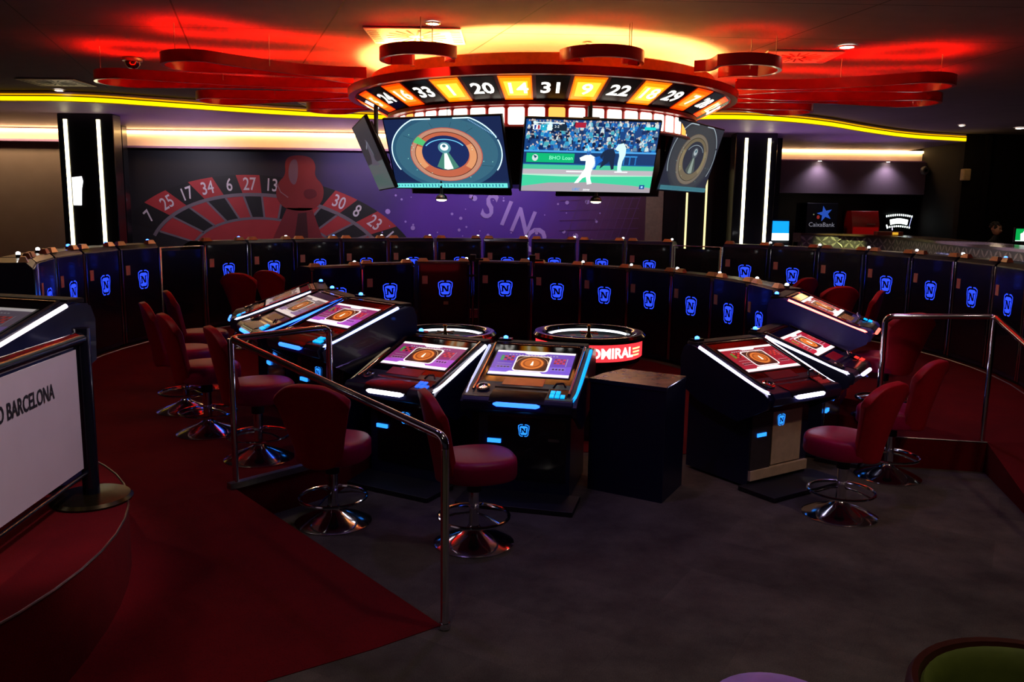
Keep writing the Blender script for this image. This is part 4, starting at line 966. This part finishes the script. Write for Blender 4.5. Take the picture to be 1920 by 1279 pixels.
def atd(s_):
    for i in range(n_ - 1):
        if dist[i + 1] >= s_:
            u = (s_ - dist[i]) / (dist[i + 1] - dist[i]); a, b2 = BARP[i], BARP[i + 1]; return a[0] + (b2[0] - a[0]) * u, a[1] + (b2[1] - a[1]) * u
    return BARP[-1]
star = M(); SP = mat('polished_petal', 'e4e0f0', .3, .2); SQ = mat('polished_diamond', 'b4b0cc', .3, .2)
s_ = .2; kk = 0
while s_ < dist[-1] - .2:
    for row in (0, 1, 2):
        def bp(u, v):
            x, y = atd(s_ + u); x2, y2 = atd(s_ + u + .05); tt = Vector((x2 - x, y2 - y)).normalized(); return (x - 7.2 + tt.y * 0.012 * (-1 if tt.y < 0 else 1) * 1.0 - (.0), y - 14, 1.23 - row * .29 + v)
        for (du, dv) in ((.5, .5), (-.5, .5), (.5, -.5), (-.5, -.5)):
            e_ = .29
            p0_, p1_, p2_, p3_ = (0, 0), (du * e_ * .75, dv * e_ * .4), (du * e_, dv * e_ * .85), (du * e_ * .45, dv * e_ * .65)
            vs = [bp(*p0_), bp(*p1_), bp(*p2_), bp(*p3_)]; vs = [(x - .016, y, z) for x, y, z in vs]
            star.add(vs, [(0, 1, 2, 3)], SP)
        vs = [bp(.16, .035), bp(.19, 0), bp(.16, -.035), bp(.13, 0)]; star.add([(x - .016, y, z) for x, y, z in vs], [(0, 1, 2, 3)], SQ)
    s_ += .32
star.build('star_pattern', t, smooth=False)
light('SPOT', 'bar_accent', (6.4, 17.2, 3.5), 300, (.95, 1, .25), .05, (7.3, 18.6, 1.3), .5, .8)
light('SPOT', 'bar_accent', (6.0, 13.5, 3.6), 420, (.62, .6, 1), .05, (7.1, 13.4, 1.3), .9, .8)
light('SPOT', 'bar_accent', (5.4, 11.0, 3.6), 420, (.62, .55, 1), .05, (6.7, 11.0, 1.3), .7, .8)
light('SPOT', 'bulkhead_lamp', (7.15, 19.75, 3.3), 14, (.9, .8, .95), .04, (7.15, 20.1, 2.4), 2.0, 1)
light('SPOT', 'bulkhead_lamp', (8.75, 19.75, 3.3), 14, (.9, .8, .95), .04, (8.75, 20.1, 2.4), 2.0, 1)
t = thing('cash_machine', 'dark blue cash machine with a blue star emblem behind the bar', 'cash machine', (7.3, 20.1, L1))
M().box((0, 0, 1.05), (.75, .35, 2.1), mat('cash_machine_blue', '10142c', .4)).build('body', t, bevel=.02)
g = G((0, -.18, 1.85), eps=.003)
cc = em('2a55c0', .8); P_ = []
for k in range(10):
    a = PI / 2 + .25 + k * PI / 5; r = .19 if k % 2 == 0 else .075; P_.append((.06 + r * cos(a), r * sin(a)))
g.poly(P_, cc); g.disc(-.09, -.08, .035, .045, em('a03030', .6), 14); g.disc(-.2, -.02, .015, .015, em('a8a880', .6), 8); g.text('CaixaBank', 0, -.26, .145, em('a0a0b0', .5)); g.build('emblem', t, smooth=False)
t = thing('red_dispenser', 'boxy red lit dispenser behind the bar, right of the cash machine', 'dispenser', (8.28, 20.05, L1))
M().side([(-.3, 0), (-.3, 1.6), (-.18, 1.93), (.2, 1.93), (.2, 0)], -.32, .32, mat('bright_red_casing', 'b01010', .3)).build('casing', t, bevel=.02)
M().box((.12, -.305, 1.62), (.2, .01, .03), mat('pale_lettering', 'c89080')).build('nameplate', t)
M().box((0, -.306, 1.2), (.6, .01, .7), em('700505', .8)).build('lit_front', t)
t = thing('film_sign', 'white glowing sign shaped like a curved film strip above the bar', 'sign', (9.22, 20.1, 1.92))
M().box((0, .04, 0), (.66, .03, .36), BLKW).build('backing', t)
g = G((0, .02, 0), eps=.004); wh = em('f0fff8', 3)
g.poly([(-.22 + .44 * i / 8, .06 + .035 * sin(PI * i / 8)) for i in range(9)] + [(.20 - .40 * i / 8, -.06 + .03 * sin(PI * i / 8)) for i in range(9)], wh)
for k in range(13): u = k / 12; g.rect(-.3 + .6 * u - .014, .12 + .035 * sin(PI * u), -.3 + .6 * u + .014, .165 + .035 * sin(PI * u), wh)
for k in range(11): u = k / 10; g.rect(-.26 + .52 * u - .014, -.14 + .03 * sin(PI * u), -.26 + .52 * u + .014, -.10 + .03 * sin(PI * u), wh)
g.line([(.30, .14), (.25, -.12)], .012, em('c0c8ff', 1.5)); g.line([(-.29, -.06), (-.26, -.15)], .03, wh); g.line([(-.15, -.12), (-.14, -.19)], .02, em('d0c8ff', 2)); g.build('film_strip', t, smooth=False)
M().tube([(0, .05, -.18), (0, .05, -1.67)], .02, MATTE, 8).build('stand', t)
t = thing('payment_kiosk', 'kiosk with a bright blue and white screen beside the right pillar', 'kiosk', (5.28, 16.7, L1))
M().box((0, .1, .6), (.42, .4, 1.2), mat('kiosk_grey', '9a8c90', .4)).build('body', t, bevel=.02)
M().side([(-.06, 1.2), (.0, 1.72), (.08, 1.72), (.12, 1.2)], -.2, .2, MATTE).build('head', t)
g = G((0, -.07, 1.45), (1, 0, 0), (0, .12, 1), eps=.004); g.rect(-.18, 0, .18, .24, em('1090f0', 1.6)); g.rect(-.18, -.14, .18, 0, em('e8ffff', 2.5)); g.build('screen_image', t, smooth=False)
t = thing('menu_board', 'small beige folding board at the left end of the bar', 'board', (6.32, 18.7, L1 + .0)); M().box((0, 0, 1.32), (.18, .03, .2), mat('beige_board', 'a09078', .6)).build('board', t); 
for sx_ in (-.08, .12): M().tube([(sx_, 0, 1.22), (sx_ * 1.5, 0, 0)], .012, STEEL, 6).build('leg', t)
t = thing('tray', 'orange tray with a yellow tag on the bar top', 'tray', (8.0, 17.9, L1 + 1.41)); M().box((0, 0, .04), (.55, .2, .08), mat('orange_tray', '9c4430', .5)).build('body', t, bevel=.01); M().box((.1, -.105, .04), (.12, .01, .05), em('e8b030', 1.0)).build('tag', t)
t = thing('sign_screen', 'green lit screen with a white rounded shape behind the bar at far right', 'screen', (8.32, 13.6, 1.66))
M().box((0, .03, .13), (.38, .04, .24), MATTE).build('case', t); M().box((0, .05, -.08), (.06, .05, .2), MATTE).build('stand', t)
g = G((0, .008, .13), eps=.002); g.rect(-.175, -.10, .175, .10, em('08a048', 1.2)); g.lay(); g.poly([(-.09, -.10), (-.10, .02), (-.06, .04), (-.05, .065), (.04, .065), (.055, .04), (.09, .02), (.08, -.10)], em('f0fff4', 1.4)); g.rect(-.175, -.10, .175, -.085, em('e0fff0', 1.2)); g.build('screen_image', t, smooth=False)
t = thing('camera_unit', 'round grey camera on the dark wall right of the bulkhead', 'security camera', (9.6, 19.9, 3.13)); M().lathe([(.09, 0), (.10, .05), (.07, .10)], mat('grey_plastic', '707078', .5), 20, Matrix.Rotation(PI / 2, 4, 'X')).build('body', t); M().lathe([(.04, .1), (.035, .12)], BLACK, 14, Matrix.Rotation(PI / 2, 4, 'X')).build('lens', t)
t = thing('wall_speaker', 'small beige speaker box on the dark wall below the cove end', 'speaker', (9.32, 17.52, 2.93)); M().box((0, 0, 0), (.16, .14, .24), mat('beige_speaker', 'c0a070', .5)).build('case', t, bevel=.02); M().box((0, -.072, 0), (.12, .006, .19), mat('speaker_cloth', 'a88860', .8)).build('grille', t)
light('POINT', 'corner_point', (9.1, 17.0, 3.3), 1.5, (1, .7, .3), .05)  # warm point light in front of the wall speaker

# bartender behind the counter
SK = mat('skin', 'a8745c', .5); HR = mat('dark_hair', '1c120c', .7)
bt = thing('person', 'person with dark curly hair in black, mostly hidden behind the bar', 'person', (8.95, 15.6, L1), .45)
sk = bpy.data.meshes.new('body'); V = [(0, 0, .88), (0, 0, 1.12), (0, -.01, 1.34), (0, -.01, 1.43), (0, -.02, 1.50), (.17, 0, 1.33), (.24, -.03, 1.08), (.2, -.22, .98), (-.17, 0, 1.33), (-.24, -.03, 1.08), (-.2, -.22, .98), (.09, 0, .84), (.1, -.01, .46), (.1, .02, .06), (.1, -.14, .03), (-.09, 0, .84), (-.1, -.01, .46), (-.1, .02, .06), (-.1, -.14, .03)]
Ed = [(0, 1), (1, 2), (2, 3), (3, 4), (2, 5), (5, 6), (6, 7), (2, 8), (8, 9), (9, 10), (0, 11), (11, 12), (12, 13), (13, 14), (0, 15), (15, 16), (16, 17), (17, 18)]
Rd = [.14, .13, .13, .055, .05, .06, .045, .032, .06, .045, .032, .09, .06, .045, .035, .09, .06, .045, .035]
sk.from_pydata(V, Ed, []); bo = bpy.data.objects.new('body', sk); COL.objects.link(bo); bo.parent = bt
md = bo.modifiers.new('skin', 'SKIN')
for i, r in enumerate(Rd): sk.skin_vertices[0].data[i].radius = (r, r * .8 if i < 3 else r)
sk.skin_vertices[0].data[0].use_root = True
md2 = bo.modifiers.new('sub', 'SUBSURF'); md2.levels = 2; md2.render_levels = 2; sk.materials.append(mat('black_uniform', '14141a', .8))
hd = M(); rows = 14; cols = 20; hv = []
for i in range(rows + 1):
    ph = PI * i / rows; z = cos(ph) * .115
    for j in range(cols):
        th = 2 * PI * j / cols; x = sin(ph) * cos(th) * .078; y = sin(ph) * sin(th) * .095
        if z < -.02: x *= 1 + z * 2.2; y = y * (1 + z * 1.2) - .01
        hv.append((x, y - .02, z + 1.60))
hf = [(i * cols + j, (i + 1) * cols + j, (i + 1) * cols + (j + 1) % cols, i * cols + (j + 1) % cols) for i in range(rows) for j in range(cols)]
hd.add(hv, hf, SK)
hd.add([(-.012, -.108, 1.60), (.012, -.108, 1.60), (.018, -.112, 1.565), (-.018, -.112, 1.565), (0, -.14, 1.57)], [(0, 1, 4), (1, 2, 4), (2, 3, 4), (3, 0, 4)], SK)
for sx_ in (-1, 1):
    hd.lathe([(.013, 0), (.008, .006)], mat('eye_dark', '101010', .2), 8, Matrix.Translation((sx_ * .03, -.108, 1.612)) @ Matrix.Rotation(PI / 2, 4, 'X'))
    hd.lathe([(.025, 0), (.018, .012)], SK, 8, Matrix.Translation((sx_ * .076, -.01, 1.60)) @ Matrix.Rotation(sx_ * PI / 2, 4, 'Y'))
hd.box((0, -.108, 1.54), (.045, .01, .01), mat('lips', '80403c', .5)); hd.build('head', bt)
hr = M(); rg = random.Random(9)
for k in range(46):
    a = rg.random() * 2 * PI; e_ = rg.random() * 1.2; x = .085 * cos(a) * cos(e_); y = .10 * sin(a) * cos(e_) + .0; z = 1.63 + .10 * sin(e_)
    if y < -.06 and z < 1.68: continue
    hr.lathe([(.001, -.024), (.022, -.014), (.027, 0), (.022, .014), (.001, .024)], HR, 7, Matrix.Translation((x, y, z)))
hr.build('hair', bt)
light('POINT', 'bar_warm_point', (8.6, 14.9, 2.2), 2.5, (1, .75, .5), .1)  # warm point light beside the person at the bar

# ---------------------------------------------------------------- foreground seats
t = thing('tub_chair', 'dark tub chair with olive green inner back at the bottom right corner', 'chair', (1.46, 2.03, .055), .2)
def arc(r, z, a0, a1, n=28): return [(r * cos(a0 + (a1 - a0) * k / n), r * sin(a0 + (a1 - a0) * k / n), z) for k in range(n + 1)]
a0, a1 = -.5, PI + .5
q_ = M(); q_.grid([arc(.33, .34, a0, a1), arc(.355, .50, a0, a1), arc(.37, .64, a0, a1), arc(.365, .715, a0, a1), arc(.352, .735, a0, a1), arc(.335, .73, a0, a1), arc(.328, .70, a0, a1)], mat('maroon_leather', '3c1414', .35)); q_.build('shell', t)
q_ = M(); q_.grid([arc(.329, .705, a0, a1), arc(.32, .722, a0, a1), arc(.305, .71, a0, a1), arc(.29, .66, a0, a1), arc(.27, .44, a0, a1)], mat('olive_velvet', '4c5418', .7)); q_.build('inner_back', t)
M().lathe([(.29, .34), (.30, .38), (.27, .44), (.24, .46), (.05, .465)], mat('olive_velvet', '4c5418', .7), 32).build('seat', t)
for k in range(4):
    a = PI / 4 + k * PI / 2; M().tube([(.2 * cos(a), .2 * sin(a), .36), (.23 * cos(a), .23 * sin(a), 0)], .02, MATTE, 8, rs=[.022, .013]).build('leg', t)
t = thing('pouf', 'violet round stool seat just peeping in at the bottom edge', 'stool', (.815, 2.285, 0))
M().lathe([(.19, .54), (.215, .55), (.22, .58), (.205, .60), (.15, .61), (.05, .612)], mat('violet_vinyl', '7a58d8', .35), 36).build('seat', t); M().lathe([(.03, .02), (.03, .54)], CHROME, 16).build('column', t); M().lathe([(.2, 0), (.2, .01), (.04, .04)], CHROME, 30).build('base', t)
